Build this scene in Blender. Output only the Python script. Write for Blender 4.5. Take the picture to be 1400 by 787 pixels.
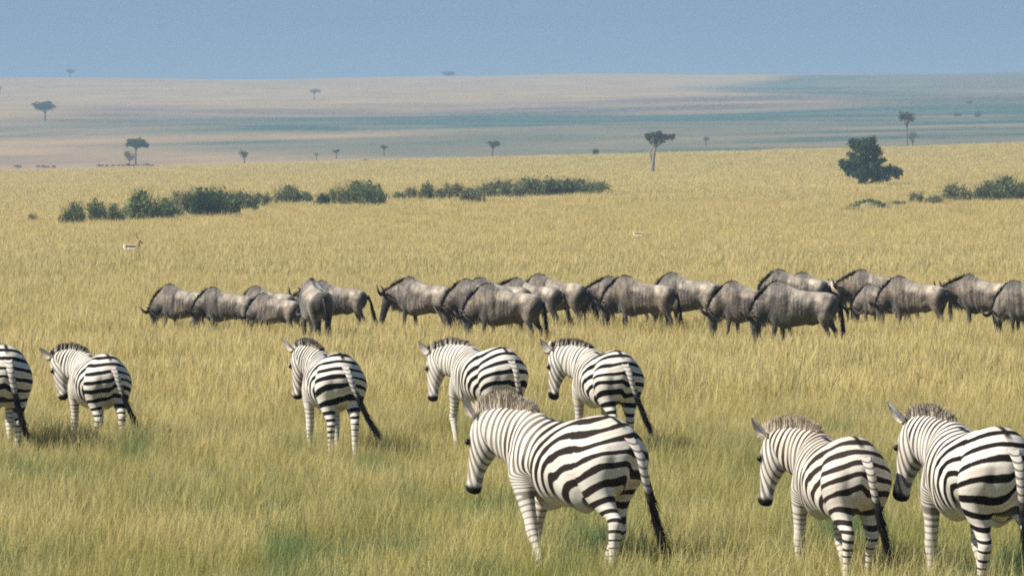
import bpy, math, random
import numpy as np
from mathutils import Vector, noise as mnoise

S = bpy.context.scene
for o in list(bpy.data.objects):
    bpy.data.objects.remove(o, do_unlink=True)
COL = S.collection
R = math.radians
F = 7778.0            # focal length in photograph pixels (200 mm on 36 mm)
EYE, HOR = 2.8, 285.0  # eye height, photograph row of the eye-level horizon

# ------------------------------------------------------------------ camera
cam = bpy.data.cameras.new('camera'); cam.sensor_width = 36; cam.lens = 200
cam.clip_start = 1.0; cam.clip_end = 20000
co = bpy.data.objects.new('camera', cam); COL.objects.link(co)
co.location = (0, 0, EYE)
co.rotation_euler = (R(90) - math.atan((393.5 - HOR) / F), 0, 0)
S.camera = co

# ------------------------------------------------------------------ sky and sun
SUN_AZ = Vector((-0.955, -0.295)).normalized(); SUN_EL = R(43)
w = bpy.data.worlds.new('World'); S.world = w; w.use_nodes = True
nt = w.node_tree; nt.nodes.clear()
sky = nt.nodes.new('ShaderNodeTexSky'); sky.sky_type = 'NISHITA'; sky.sun_disc = False
sky.sun_elevation = SUN_EL; sky.sun_rotation = math.atan2(SUN_AZ.x, SUN_AZ.y)
sky.air_density = 1.0; sky.dust_density = 0.3; sky.ozone_density = 1.0; sky.altitude = 1500
tc = nt.nodes.new('ShaderNodeTexCoord')
ad = nt.nodes.new('ShaderNodeVectorMath'); ad.operation = 'ADD'; ad.inputs[1].default_value = (0, 0, 0.34)
nm = nt.nodes.new('ShaderNodeVectorMath'); nm.operation = 'NORMALIZE'
bg = nt.nodes.new('ShaderNodeBackground'); bg.inputs['Strength'].default_value = 0.088
wo = nt.nodes.new('ShaderNodeOutputWorld')
nt.links.new(tc.outputs['Generated'], ad.inputs[0]); nt.links.new(ad.outputs[0], nm.inputs[0])
nt.links.new(nm.outputs[0], sky.inputs['Vector'])
tn = nt.nodes.new('ShaderNodeMix'); tn.data_type = 'RGBA'; tn.blend_type = 'MULTIPLY'; tn.inputs[0].default_value = 1
tn.inputs[7].default_value = (.69, .885, .95, 1)
nt.links.new(sky.outputs['Color'], tn.inputs[6]); nt.links.new(tn.outputs[2], bg.inputs['Color']); nt.links.new(bg.outputs[0], wo.inputs[0])
sl = bpy.data.lights.new('sun', 'SUN'); sl.energy = 5.0; sl.angle = R(0.5); sl.color = (1, .94, .84)
so = bpy.data.objects.new('sun', sl); COL.objects.link(so); so.location = (-30, -10, 40)
sd = Vector((SUN_AZ.x * math.cos(SUN_EL), SUN_AZ.y * math.cos(SUN_EL), math.sin(SUN_EL)))
so.rotation_euler = (-sd).to_track_quat('-Z', 'Y').to_euler()
S.view_settings.view_transform = 'Standard'; S.view_settings.look = 'None'
S.view_settings.exposure = 0.58; S.view_settings.gamma = 1
S.render.engine = 'CYCLES'
S.cycles.filter_width = 1.9
S.cycles.use_denoising = False
S.cycles.max_bounces = 5; S.cycles.diffuse_bounces = 2; S.cycles.transmission_bounces = 3
S.cycles.volume_bounces = 0; S.cycles.transparent_max_bounces = 8
S.cycles.caustics_reflective = S.cycles.caustics_refractive = False

HAZE_DENSITY = 0.00021

# ------------------------------------------------------------------ helpers
def sstep(a, b, x):
    t = np.clip((np.asarray(x, float) - a) / (b - a), 0, 1)
    return t * t * (3 - 2 * t)

def tag(o, label, cat=None, group=None, kind=None):
    o['label'] = label
    if cat: o['category'] = cat
    if group: o['group'] = group
    if kind: o['kind'] = kind
    return o

def empty(name, loc=(0, 0, 0), rz=0, sc=1):
    o = bpy.data.objects.new(name, None); COL.objects.link(o)
    o.location = loc; o.rotation_euler = (0, 0, rz); o.scale = (sc, sc, sc); o.empty_display_size = .2
    return o

def mesh_from(name, V, Fc, mat, smooth=True, attrs=None):
    me = bpy.data.meshes.new(name)
    V = np.asarray(V, np.float32)
    me.vertices.add(len(V)); me.vertices.foreach_set('co', V.ravel())
    if isinstance(Fc, np.ndarray):
        n, k = Fc.shape
        ls = np.arange(n, dtype=np.int32) * k; lt = np.full(n, k, np.int32); li = Fc.ravel().astype(np.int32)
    else:
        lt = np.array([len(f) for f in Fc], np.int32); ls = np.concatenate([[0], np.cumsum(lt)[:-1]]).astype(np.int32)
        li = np.fromiter((i for f in Fc for i in f), np.int32)
    me.loops.add(len(li)); me.loops.foreach_set('vertex_index', li)
    me.polygons.add(len(lt)); me.polygons.foreach_set('loop_start', ls)
    me.polygons.foreach_set('loop_total', lt)
    me.polygons.foreach_set('use_smooth', np.full(len(lt), bool(smooth)))
    me.update(calc_edges=True); me.validate()
    if attrs:
        for k, a in attrs.items():
            at = me.attributes.new(k, 'FLOAT', 'POINT'); at.data.foreach_set('value', np.asarray(a, np.float32))
    if mat: me.materials.append(mat)
    return me

def obj(name, me, parent=None):
    o = bpy.data.objects.new(name, me); COL.objects.link(o)
    if parent is not None: o.parent = parent
    return o

def copy_tree(o, parent=None):
    c = o.copy(); COL.objects.link(c)
    if parent is not None: c.parent = parent
    for ch in list(o.children): copy_tree(ch, c)
    return c

class NT:
    """small node-tree helper"""
    def __init__(s, name):
        s.m = bpy.data.materials.new(name); s.m.use_nodes = True
        s.t = s.m.node_tree; s.t.nodes.clear()
        s.out = s.n('ShaderNodeOutputMaterial')
    def n(s, kind, **kw):
        x = s.t.nodes.new(kind)
        for k, v in kw.items(): setattr(x, k, v)
        return x
    def l(s, a, b): s.t.links.new(a, b)
    def val(s, x, sock):
        if hasattr(x, 'links'): s.l(x, sock)
        elif x is not None: sock.default_value = x
    def attr(s, name): return s.n('ShaderNodeAttribute', attribute_name=name).outputs['Fac']
    def math(s, op, a, b=None, c=None, clamp=False):
        x = s.n('ShaderNodeMath', operation=op, use_clamp=clamp)
        for i, v in enumerate((a, b, c)):
            if v is not None: s.val(v, x.inputs[i])
        return x.outputs[0]
    def mix(s, f, a, b, blend='MIX'):
        x = s.n('ShaderNodeMix', data_type='RGBA', blend_type=blend)
        s.val(f, x.inputs[0])
        for v, i in ((a, 6), (b, 7)):
            if isinstance(v, tuple): x.inputs[i].default_value = (*v, 1)
            else: s.l(v, x.inputs[i])
        return x.outputs[2]
    def ramp(s, x, a, b, c=0., d=1.):
        r = s.n('ShaderNodeMapRange', interpolation_type='SMOOTHSTEP')
        s.val(x, r.inputs[0])
        for i, v in zip((1, 2, 3, 4), (a, b, c, d)): s.val(v, r.inputs[i])
        return r.outputs[0]
    def noise(s, vec, scale, detail=2., rough=.5, w_=None):
        x = s.n('ShaderNodeTexNoise')
        if w_ is not None: x.noise_dimensions = '4D'; s.val(w_, x.inputs['W'])
        x.inputs['Scale'].default_value = scale; x.inputs['Detail'].default_value = detail
        x.inputs['Roughness'].default_value = rough
        if vec is not None: s.l(vec, x.inputs['Vector'])
        return x.outputs['Fac']
    def objco(s): return s.n('ShaderNodeTexCoord').outputs['Object']
    def pos(s): return s.n('ShaderNodeNewGeometry').outputs['Position']
    def rnd(s): return s.n('ShaderNodeObjectInfo').outputs['Random']
    def scalev(s, v, sc):
        x = s.n('ShaderNodeVectorMath', operation='MULTIPLY'); s.l(v, x.inputs[0]); x.inputs[1].default_value = sc
        return x.outputs[0]
    def bsdf(s, col, rough=.8, spec=.2, bump=None, bstr=.3, bdist=.01, sheen=0):
        b = s.n('ShaderNodeBsdfPrincipled')
        if isinstance(col, tuple): b.inputs['Base Color'].default_value = (*col, 1)
        else: s.l(col, b.inputs['Base Color'])
        b.inputs['Roughness'].default_value = rough; b.inputs['Specular IOR Level'].default_value = spec
        b.inputs['Sheen Weight'].default_value = sheen
        if bump is not None:
            bp = s.n('ShaderNodeBump'); bp.inputs['Strength'].default_value = bstr; bp.inputs['Distance'].default_value = bdist
            s.l(bump, bp.inputs['Height']); s.l(bp.outputs[0], b.inputs['Normal'])
        s.l(b.outputs[0], s.out.inputs['Surface'])
        return b

# ------------------------------------------------------------------ terrain heights
ROWS = [  # distance, photograph row of the ground at columns 0 / 700 / 1400  (None = flat ground at z=0)
    (450, 325, 324, 323), (600, 301, 284, 275), (800, 274, 255, 250), (1000, 254, 238, 224),
    (1300, 232, 213, 194.5)]
def _columns():
    dd = np.arange(0, 9001.0, 5.0); cols = []
    for c in range(3):
        D, Z = [-3000, 0, 300], [0, 0, 0]
        for r in ROWS:
            D.append(r[0]); Z.append(EYE + (HOR - r[1 + c]) * r[0] / F)
        zr = Z[-1]
        z16 = EYE + (HOR - (232, 213.5, 195.5)[c]) * 1620 / F
        z50 = EYE + (HOR - (106, 104, 97)[c]) * 5000 / F
        D += [1450, 1620]; Z += [zr - 4, z16]
        D += [2600]; Z += [z16 + (z50 - z16) * .275]
        D += [5000, 5400, 7000, 9000]; Z += [z50, z50 + 1, z50 - 6, z50 - 25]
        z = np.interp(dd, D, Z)
        k = np.ones(21) / 21; k2 = np.ones(31) / 31
        zs = np.convolve(np.pad(z, 10, 'edge'), k, 'valid'); zs = np.convolve(np.pad(zs, 4, 'edge'), np.ones(9) / 9, 'valid')
        cols.append(zs)
    return dd, cols
_DD, _CC = _columns()
def gz(x, y):
    x = np.asarray(x, float); y = np.maximum(np.asarray(y, float), 1.0)
    px = np.clip(700 + x / np.maximum(y, 250.0) * F, 0, 1400)
    a, b, c = (np.interp(y, _DD, k) for k in _CC)
    t = px / 700.0
    w0 = .5 * (1 - t) * (2 - t); w1 = t * (2 - t); w2 = .5 * t * (t - 1)   # quadratic through the three columns
    lam = np.sin(x * .011 + y * .004) * .35 + np.sin(x * .031 - y * .0093 + 1.3) * .12
    return w0 * a + w1 * b + w2 * c + lam * sstep(250, 700, y) * (1 + sstep(1500, 3000, y) * 3)
def at(px, d):
    x = (px - 700) / F * d
    return Vector((x, d, float(gz(x, d))))
def on_row(px, row, lo=60., hi=1300.):
    """the ground point seen at a photograph column and row"""
    ds = np.linspace(lo, hi, 2500); x = (px - 700) / F * ds
    r = HOR - (gz(x, ds) - EYE) * F / ds
    i = int(np.argmin(np.abs(r - row)))
    return at(px, float(ds[i]))

# ------------------------------------------------------------------ numpy noise for terrain masks
_rs = np.random.RandomState(7); _tab = _rs.rand(256, 256)
def vnoise(x, y):
    x = np.asarray(x, float); y = np.asarray(y, float)
    xi = np.floor(x).astype(int); yi = np.floor(y).astype(int); fx = x - xi; fy = y - yi
    fx = fx * fx * (3 - 2 * fx); fy = fy * fy * (3 - 2 * fy)
    g = lambda i, j: _tab[i % 256, j % 256]
    return (g(xi, yi) * (1 - fx) + g(xi + 1, yi) * fx) * (1 - fy) + (g(xi, yi + 1) * (1 - fx) + g(xi + 1, yi + 1) * fx) * fy
def fbm(x, y, o=4):
    s = 0; a = .5
    for k in range(o): s = s + a * vnoise(x * 2 ** k + 17 * k, y * 2 ** k + 5 * k); a *= .5
    return s / (1 - .5 ** o)

# ------------------------------------------------------------------ materials
def grass_colour(m, t, b=None):
    """dry straw tips over green blades, with patches across the plain"""
    p = m.pos(); pxy = m.scalev(p, (1, .35, 0)); pf = m.scalev(p, (1, .25, 0))
    n1 = m.noise(pxy, .28, 3, .6); n2 = m.noise(pf, .035, 3, .6); r = m.rnd(); n3 = m.noise(pxy, .9, 2, .5)
    sep = m.n('ShaderNodeSeparateXYZ'); m.l(p, sep.inputs[0]); Y = sep.outputs['Y']
    straw = m.mix(m.ramp(m.noise(p, 1.9, 2), .3, .7), (.62, .475, .155), (.73, .59, .24))
    straw = m.mix(m.ramp(Y, 120, 600), straw, (.68, .53, .235))
    straw = m.mix(m.ramp(n1, .5, .72, 0, .6), straw, (.50, .30, .095))
    if b is not None:
        straw = m.mix(m.ramp(b, .55, .95), straw, (.84, .68, .34)); straw = m.mix(m.ramp(b, .35, .05, 0, .75), straw, (.27, .17, .055))
    green = m.mix(r, (.17, .24, .065), (.35, .35, .09))
    # greener close to the camera, straw further out
    nearg = m.ramp(Y, 42, 85, .86, .14)
    g = m.math('ADD', m.math('MULTIPLY', m.ramp(n1, .35, .7), .5), m.math('MULTIPLY', m.ramp(n2, .35, .65), .35))
    g = m.math('ADD', g, m.math('MULTIPLY', m.ramp(r, .2, 1.), .45))
    g = m.math('MULTIPLY', g, nearg)
    up = m.ramp(t, .2, .95) if t is not None else .9
    gg = m.math('ADD', g, m.math('MULTIPLY', m.math('SUBTRACT', 1., up), .5), clamp=True)
    col = m.mix(gg, straw, green)
    return m.mix(m.math('MULTIPLY', m.math('MULTIPLY', m.ramp(n3, .52, .72), nearg), 1.1, clamp=True), col, (.12, .235, .10))

def mat_blades():
    m = NT('grass_blades')
    t = m.attr('t')
    col = grass_colour(m, t, m.attr('br'))
    d = m.n('ShaderNodeBsdfDiffuse'); m.l(col, d.inputs['Color'])
    tr = m.n('ShaderNodeBsdfTranslucent'); m.l(col, tr.inputs['Color'])
    mx = m.n('ShaderNodeMixShader'); mx.inputs[0].default_value = .42
    m.l(d.outputs[0], mx.inputs[1]); m.l(tr.outputs[0], mx.inputs[2]); m.l(mx.outputs[0], m.out.inputs['Surface'])
    return m.m

def mat_ground():
    m = NT('savanna_ground')
    p = m.pos()
    near = m.mix(m.noise(p, .8, 4, .6), (.20, .17, .075), (.30, .25, .10))
    far = grass_colour(m, None)
    sep = m.n('ShaderNodeSeparateXYZ'); m.l(p, sep.inputs[0])
    c = m.mix(m.ramp(sep.outputs['Y'], 150, 500), near, far)
    # far slope: pale tan grass, green and shrub-grey belts
    ps = m.scalev(p, (1, .5, 0))
    nn = m.noise(ps, .02, 5, .65); nf = m.noise(ps, .25, 3, .7)
    tan = m.mix(m.ramp(nn, .3, .7), (.325, .23, .14), (.42, .295, .17))
    tan = m.mix(m.ramp(nf, .5, .75, 0, .45), tan, (.30, .24, .15))
    clump = m.ramp(m.noise(ps, .045, 6, .75), .55, .70, 0, .55)
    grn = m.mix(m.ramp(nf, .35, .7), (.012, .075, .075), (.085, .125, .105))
    shr = m.mix(m.ramp(nf, .35, .65), (.06, .058, .075), (.20, .16, .135))
    hill = m.mix(m.attr('shrub'), tan, shr)
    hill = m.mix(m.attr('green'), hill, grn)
    hill = m.mix(clump, hill, (.105, .105, .075))
    c = m.mix(m.attr('hill'), c, hill)
    m.bsdf(c, .95, .05, bump=m.noise(p, 2.2, 5, .7), bstr=.6, bdist=.25)
    return m.m

def mat_zebra():
    m = NT('zebra_coat')
    ph, thr, dark, fade, mute, brown = (m.attr(k) for k in ('phase', 'thr', 'dark', 'fade', 'mute', 'brown'))
    oc = m.objco(); rn = m.rnd()
    n = m.noise(oc, 26, 3, .6, rn); nfine = m.noise(m.scalev(oc, (1, 1, .35)), 170, 2, .6)
    ph = m.math('ADD', ph, m.math('MULTIPLY', m.math('SUBTRACT', n, .5), .10))
    v = m.math('SINE', m.math('MULTIPLY', ph, 2 * math.pi))
    v = m.math('ADD', v, m.math('MULTIPLY', m.math('SUBTRACT', nfine, .5), .35))
    v = m.math('SUBTRACT', v, thr)
    blk = m.math('MULTIPLY', m.ramp(v, -.16, .16), fade)
    shd = m.math('MULTIPLY', m.ramp(v, -1.02, -1.35), m.math('MULTIPLY', m.math('SUBTRACT', .8, mute), .38), clamp=True)
    white = m.mix(m.ramp(m.noise(oc, 7, 3, .6, rn), .35, .75), (.77, .73, .65), (.62, .55, .45))
    white = m.mix(m.math('MULTIPLY', nfine, .25), white, (.50, .45, .37))
    white = m.mix(shd, white, (.36, .25, .15))
    white = m.mix(brown, white, (.44, .32, .19))
    stripe = m.mix(mute, (.006, .005, .005), (.105, .070, .052))
    col = m.mix(blk, white, stripe)
    col = m.mix(dark, col, (.012, .010, .010))
    m.bsdf(col, .75, .10, bump=nfine, bstr=.25, bdist=.004)
    return m.m

def mat_simple(name, c, rough=.6, var=None, sc=8, bs=.3, bd=.01):
    m = NT(name); oc = m.objco()
    n = m.noise(oc, sc, 4, .6)
    col = m.mix(m.ramp(n, .3, .7), c, var if var else tuple(x * .7 for x in c))
    m.bsdf(col, rough, .25, bump=n, bstr=bs, bdist=bd)
    return m.m

def mat_gnu():
    m = NT('wildebeest_coat')
    oc = m.objco(); rn = m.rnd()
    dark, stripe = m.attr('dark'), m.attr('stripe')
    n = m.noise(oc, 5, 4, .6, rn); nf = m.noise(m.scalev(oc, (1, 1, .25)), 60, 3, .7, rn)
    nb = m.noise(oc, 2.3, 3, .55, rn)
    base = m.mix(m.ramp(n, .32, .68), (.31, .26, .20), (.075, .064, .053))
    base = m.mix(m.math('MULTIPLY', rn, .6), base, (.21, .145, .095))
    base = m.mix(m.ramp(nb, .38, .56, .8, 0), base, (.052, .043, .037))
    base = m.mix(m.math('MULTIPLY', m.attr('pale'), m.ramp(n, .35, .62, .25, 1)), base, (.60, .50, .37))  # lightens haunch hair and paints top light along the back
    br = m.noise(m.scalev(oc, (1, .25, .10)), 16, 3, .55, rn)
    base = m.mix(m.math('MULTIPLY', m.ramp(br, .46, .64, 0, .8), stripe), base, (.028, .023, .020))
    base = m.mix(m.ramp(nf, .5, .75, 0, .6), base, (.56, .47, .35))
    col = m.mix(dark, base, (.022, .018, .016))
    m.bsdf(col, .5, .3, bump=m.math('ADD', m.math('MULTIPLY', n, 1.6), m.math('MULTIPLY', nf, .35)), bstr=.7, bdist=.045, sheen=.3)
    return m.m

def mat_leaf(name, a, b, c):
    m = NT(name); r = m.attr('lr'); rn = m.rnd()
    col = m.mix(r, a, b); col = m.mix(m.math('MULTIPLY', rn, .5), col, c)
    d = m.n('ShaderNodeBsdfDiffuse'); m.l(col, d.inputs['Color'])
    t = m.n('ShaderNodeBsdfTranslucent'); m.l(col, t.inputs['Color'])
    mx = m.n('ShaderNodeMixShader'); mx.inputs[0].default_value = .22
    m.l(d.outputs[0], mx.inputs[1]); m.l(t.outputs[0], mx.inputs[2]); m.l(mx.outputs[0], m.out.inputs['Surface'])
    return m.m

M_BLADE, M_GROUND, M_ZEBRA, M_GNU = mat_blades(), mat_ground(), mat_zebra(), mat_gnu()
M_EYE = mat_simple('dark_eye', (.012, .010, .009), .15)
M_HORN = mat_simple('horn', (.035, .030, .026), .4)
M_BLACKHAIR = mat_simple('black_hair', (.016, .013, .012), .5, sc=30)
M_BEARD = mat_simple('pale_beard', (.34, .29, .22), .7, sc=25)
M_BARK = mat_simple('pale_bark', (.30, .27, .225), .9, (.18, .15, .12), sc=6, bs=.8, bd=.08)
M_BARKD = mat_simple('dark_bark', (.10, .085, .07), .9, sc=6, bs=.8, bd=.08)
M_LEAF_BUSH = mat_leaf('shrub_leaves', (.075, .115, .045), (.20, .23, .10), (.18, .16, .085))
M_LEAF_GREY = mat_leaf('grey_shrub_twigs', (.13, .15, .07), (.29, .29, .15), (.23, .20, .12))
M_LEAF_DARK = mat_leaf('dense_tree_leaves', (.022, .052, .022), (.075, .12, .045), (.045, .07, .032))
M_LEAF_ACA = mat_leaf('acacia_leaves', (.030, .040, .026), (.075, .085, .048), (.055, .05, .035))
M_LEAF_MOUND = mat_leaf('mound_greens', (.13, .17, .07), (.28, .28, .13), (.20, .22, .10))

# ------------------------------------------------------------------ ground sheet
def build_ground():
    ys = np.concatenate([np.arange(-120, 0, 12), np.arange(0, 300, 4), np.arange(300, 1300, 8), np.arange(1300, 1650, 6),
                         np.arange(1650, 3000, 16), np.arange(3000, 5400, 30), np.arange(5400, 7600, 110)])
    u = np.linspace(-1, 1, 221); u = .25 * u + .75 * np.sign(u) * np.abs(u) ** 3
    W = 120 + .50 * np.maximum(ys, 0)
    X = u[None, :] * W[:, None]; Y = np.repeat(ys[:, None], len(u), 1)
    Z = gz(X, Y)
    n, m = X.shape
    V = np.stack([X, Y, Z], -1).reshape(-1, 3)
    idx = np.arange(n * m).reshape(n, m)
    Q = np.stack([idx[:-1, :-1], idx[:-1, 1:], idx[1:, 1:], idx[1:, :-1]], -1).reshape(-1, 4)
    x, y = V[:, 0], V[:, 1]
    hill = sstep(1420, 1520, y)
    k = x / y * F                                    # lateral bearing, for belts that run across the slope
    wob = (fbm(x * .004, y * .002) - .5) * 2
    wob2 = (fbm(x * .012 + 40, y * .003 + 9) - .5) * 2
    def belt(lo, hi, soft, amp=120): 
        yy = y + wob * amp + wob2 * amp * .5
        return sstep(lo - soft, lo + soft, yy) * (1 - sstep(hi - soft, hi + soft, yy))
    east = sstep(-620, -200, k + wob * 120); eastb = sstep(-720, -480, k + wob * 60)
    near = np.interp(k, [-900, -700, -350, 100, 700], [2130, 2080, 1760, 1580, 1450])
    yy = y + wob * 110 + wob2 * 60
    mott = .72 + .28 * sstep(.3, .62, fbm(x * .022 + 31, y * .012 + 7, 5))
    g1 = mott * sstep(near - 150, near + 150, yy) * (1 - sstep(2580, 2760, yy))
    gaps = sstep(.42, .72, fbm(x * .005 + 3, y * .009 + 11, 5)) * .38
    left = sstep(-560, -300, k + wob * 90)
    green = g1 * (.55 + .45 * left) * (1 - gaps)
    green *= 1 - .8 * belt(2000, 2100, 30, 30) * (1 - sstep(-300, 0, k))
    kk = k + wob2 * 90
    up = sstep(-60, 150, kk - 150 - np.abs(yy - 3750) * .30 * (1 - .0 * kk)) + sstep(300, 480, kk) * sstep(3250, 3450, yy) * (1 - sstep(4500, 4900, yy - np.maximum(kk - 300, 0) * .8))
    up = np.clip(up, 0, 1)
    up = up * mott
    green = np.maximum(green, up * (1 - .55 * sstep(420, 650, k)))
    shrub = mott * belt(2500, 3100, 180) * eastb * (.45 + .55 * sstep(.35, .6, fbm(x * .008, y * .01)))
    shrub = np.maximum(shrub, .6 * sstep(200, 600, k) * belt(2550, 3350, 150))
    shrub = np.maximum(shrub, .75 * sstep(420, 650, k) * sstep(3300, 3700, yy))
    shrub = np.maximum(shrub, .35 * belt(1650, 1850, 60) * sstep(-300, -600, k))
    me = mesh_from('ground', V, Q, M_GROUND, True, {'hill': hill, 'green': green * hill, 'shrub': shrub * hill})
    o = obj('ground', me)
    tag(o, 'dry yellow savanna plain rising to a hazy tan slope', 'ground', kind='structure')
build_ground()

# ------------------------------------------------------------------ haze
def build_haze():
    x0, x1, y0, y1, z0, z1 = -4600, 4600, -160, 7700, -3, 175
    V = [(x, y, z) for z in (z0, z1) for y in (y0, y1) for x in (x0, x1)]
    Fc = [(0, 2, 3, 1), (4, 5, 7, 6), (0, 1, 5, 4), (2, 6, 7, 3), (0, 4, 6, 2), (1, 3, 7, 5)]
    m = NT('haze_air')
    v = m.n('ShaderNodeVolumePrincipled'); v.inputs['Color'].default_value = (.56, .77, .92, 1)
    v.inputs['Density'].default_value = HAZE_DENSITY; v.inputs['Anisotropy'].default_value = 0.0
    m.l(v.outputs[0], m.out.inputs['Volume'])
    o = obj('haze', mesh_from('haze', V, Fc, m.m, False))
    tag(o, 'thin blue haze lying over the far slope', 'haze', kind='stuff')
if HAZE_DENSITY > 0: build_haze()

# ------------------------------------------------------------------ grass
def tuft(name, n, rad, hmin, hmax, wid, seed, lean=.22, seg=3, stalks=.25):
    rs = np.random.RandomState(seed)
    V, Q, T, BR = [], [], [], []
    for i in range(n):
        a = rs.rand() * 6.283; r = rad * math.sqrt(rs.rand())
        bx, by = r * math.cos(a), r * math.sin(a)
        h = hmin + (hmax - hmin) * rs.rand() ** 1.5
        isst = rs.rand() < stalks
        if isst: h *= 1.25
        br = .75 + .25 * rs.rand() if isst else rs.rand() * .8
        az = rs.normal(.15, 1.5); ln = abs(rs.normal(0, lean)) * h
        lx, ly = ln * math.cos(az) + .06 * h, ln * math.sin(az)
        fa = rs.rand() * 3.14; wx, wy = math.cos(fa) * wid * .5, math.sin(fa) * wid * .5
        k0 = len(V)
        for s in range(seg + 1):
            t = s / seg; b = t * t
            wv = (1 - .85 * t) if not isst else (.5 if t < .6 else 1.0)
            if s == seg and isst: wv = .3
            cx, cy, cz = bx + lx * b, by + ly * b, h * (t - .12 * b * t)
            V.append((cx - wx * wv, cy - wy * wv, cz)); V.append((cx + wx * wv, cy + wy * wv, cz)); T += [t, t]; BR += [br, br]
        for s in range(seg):
            k = k0 + 2 * s; Q.append((k, k + 1, k + 3, k + 2))
    me = mesh_from(name, V, np.array(Q), M_BLADE, True, {'t': T, 'br': BR})
    return bpy.data.objects.new(name, me)

def grass_field(label, protos, y0, y1, count, smin, smax, kx=.099, mx=1.5, seed=1, dens_pow=1., clump=.0):
    rs = np.random.RandomState(seed)
    y = []; x = []
    n = count
    u = rs.rand(n)
    # density per unit area falls with distance: sample y with pdf ~ width(y) * y^-dens_pow
    gy = np.linspace(y0, y1, 800); pdf = (gy * kx + mx) * gy ** (-dens_pow); cdf = np.cumsum(pdf); cdf = (cdf - cdf[0]) / (cdf[-1] - cdf[0])
    y = np.interp(u, cdf, gy)
    x = (rs.rand(n) * 2 - 1) * (y * kx + mx)
    if clump > 0:
        keep = rs.rand(n) < (1 - clump + clump * sstep(.35, .6, fbm(x * .6, y * .25, 3)))
        x, y = x[keep], y[keep]
    z = gz(x, y)
    me = bpy.data.meshes.new('grass_points'); me.vertices.add(len(x))
    me.vertices.foreach_set('co', np.stack([x, y, z], -1).astype(np.float32).ravel())
    hv = .56 + .66 * fbm(x * .35 + 8, y * .16, 4)
    for nme, arr in (('scl', (smin + (smax - smin) * rs.rand(len(x))) * hv), ('rz', rs.normal(0, 1.3, len(x))),):
        a = me.attributes.new(nme, 'FLOAT', 'POINT'); a.data.foreach_set('value', arr.astype(np.float32))
    a = me.attributes.new('pick', 'INT', 'POINT'); a.data.foreach_set('value', rs.randint(0, len(protos), len(x)).astype(np.int32))
    me.materials.append(M_BLADE)
    o = obj('savanna_grass', me)
    g = bpy.data.node_groups.new('grass_scatter', 'GeometryNodeTree')
    g.interface.new_socket('Geometry', in_out='INPUT', socket_type='NodeSocketGeometry')
    g.interface.new_socket('Geometry', in_out='OUTPUT', socket_type='NodeSocketGeometry')
    gi, go = g.nodes.new('NodeGroupInput'), g.nodes.new('NodeGroupOutput')
    jn = g.nodes.new('GeometryNodeJoinGeometry')
    for p in reversed(protos):
        oi = g.nodes.new('GeometryNodeObjectInfo'); oi.inputs['Object'].default_value = p
        oi.inputs['As Instance'].default_value = True
        g.links.new(oi.outputs['Geometry'], jn.inputs[0])
    ip = g.nodes.new('GeometryNodeInstanceOnPoints'); ip.inputs['Pick Instance'].default_value = True
    def na(nm, ty):
        x_ = g.nodes.new('GeometryNodeInputNamedAttribute'); x_.data_type = ty; x_.inputs['Name'].default_value = nm
        return x_.outputs['Attribute']
    cb = g.nodes.new('ShaderNodeCombineXYZ'); g.links.new(na('rz', 'FLOAT'), cb.inputs['Z'])
    g.links.new(gi.outputs[0], ip.inputs['Points']); g.links.new(jn.outputs[0], ip.inputs['Instance'])
    g.links.new(na('pick', 'INT'), ip.inputs['Instance Index'])
    g.links.new(cb.outputs[0], ip.inputs['Rotation']); g.links.new(na('scl', 'FLOAT'), ip.inputs['Scale'])
    g.links.new(ip.outputs[0], go.inputs[0])
    md = o.modifiers.new('scatter', 'NODES'); md.node_group = g
    tag(o, label, 'grass', kind='stuff')
    return o

near_t = [tuft('tuft_near', 230, .34, .12, .42, .0046, 10 + i, lean=.24) for i in range(5)]
mid_t = [tuft('tuft_mid', 180, .5, .18, .54, .010, 30 + i, lean=.16) for i in range(5)]
far_t = [tuft('tuft_far', 150, 1.5, .30, .65, .035, 50 + i, lean=.15, seg=2) for i in range(4)]
vfar_t = [tuft('tuft_vfar', 170, 3.6, .35, .75, .075, 70 + i, lean=.15, seg=2) for i in range(4)]
grass_field('yellow green grass round the zebras nearest the camera', near_t, 33, 82, 11500, .62, 1.2, mx=2.5, seed=1, dens_pow=.4, clump=.45)
grass_field('tall straw grass the wildebeest stand in', mid_t, 76, 220, 15000, .85, 1.2, mx=3, seed=2, dens_pow=.8)
grass_field('straw grass of the middle plain below the shrubs', far_t, 205, 640, 15000, .8, 1.3, mx=6, seed=3, dens_pow=.8)
grass_field('pale grass of the far plain up to its ridge', vfar_t, 600, 1340, 11000, .8, 1.3, mx=10, seed=4, dens_pow=.6)

# ------------------------------------------------------------------ lofted bodies
def catmull(rows, k):
    A = np.asarray(rows, float); n = len(A); out = []
    for i in range(n - 1):
        p0, p1, p2, p3 = A[max(i - 1, 0)], A[i], A[i + 1], A[min(i + 2, n - 1)]
        for j in range(k):
            t = j / k
            out.append(.5 * (2 * p1 + (p2 - p0) * t + (2 * p0 - 5 * p1 + 4 * p2 - p3) * t * t + (3 * p1 - p0 - 3 * p2 + p3) * t ** 3))
    out.append(A[-1]); return np.array(out)

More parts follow.
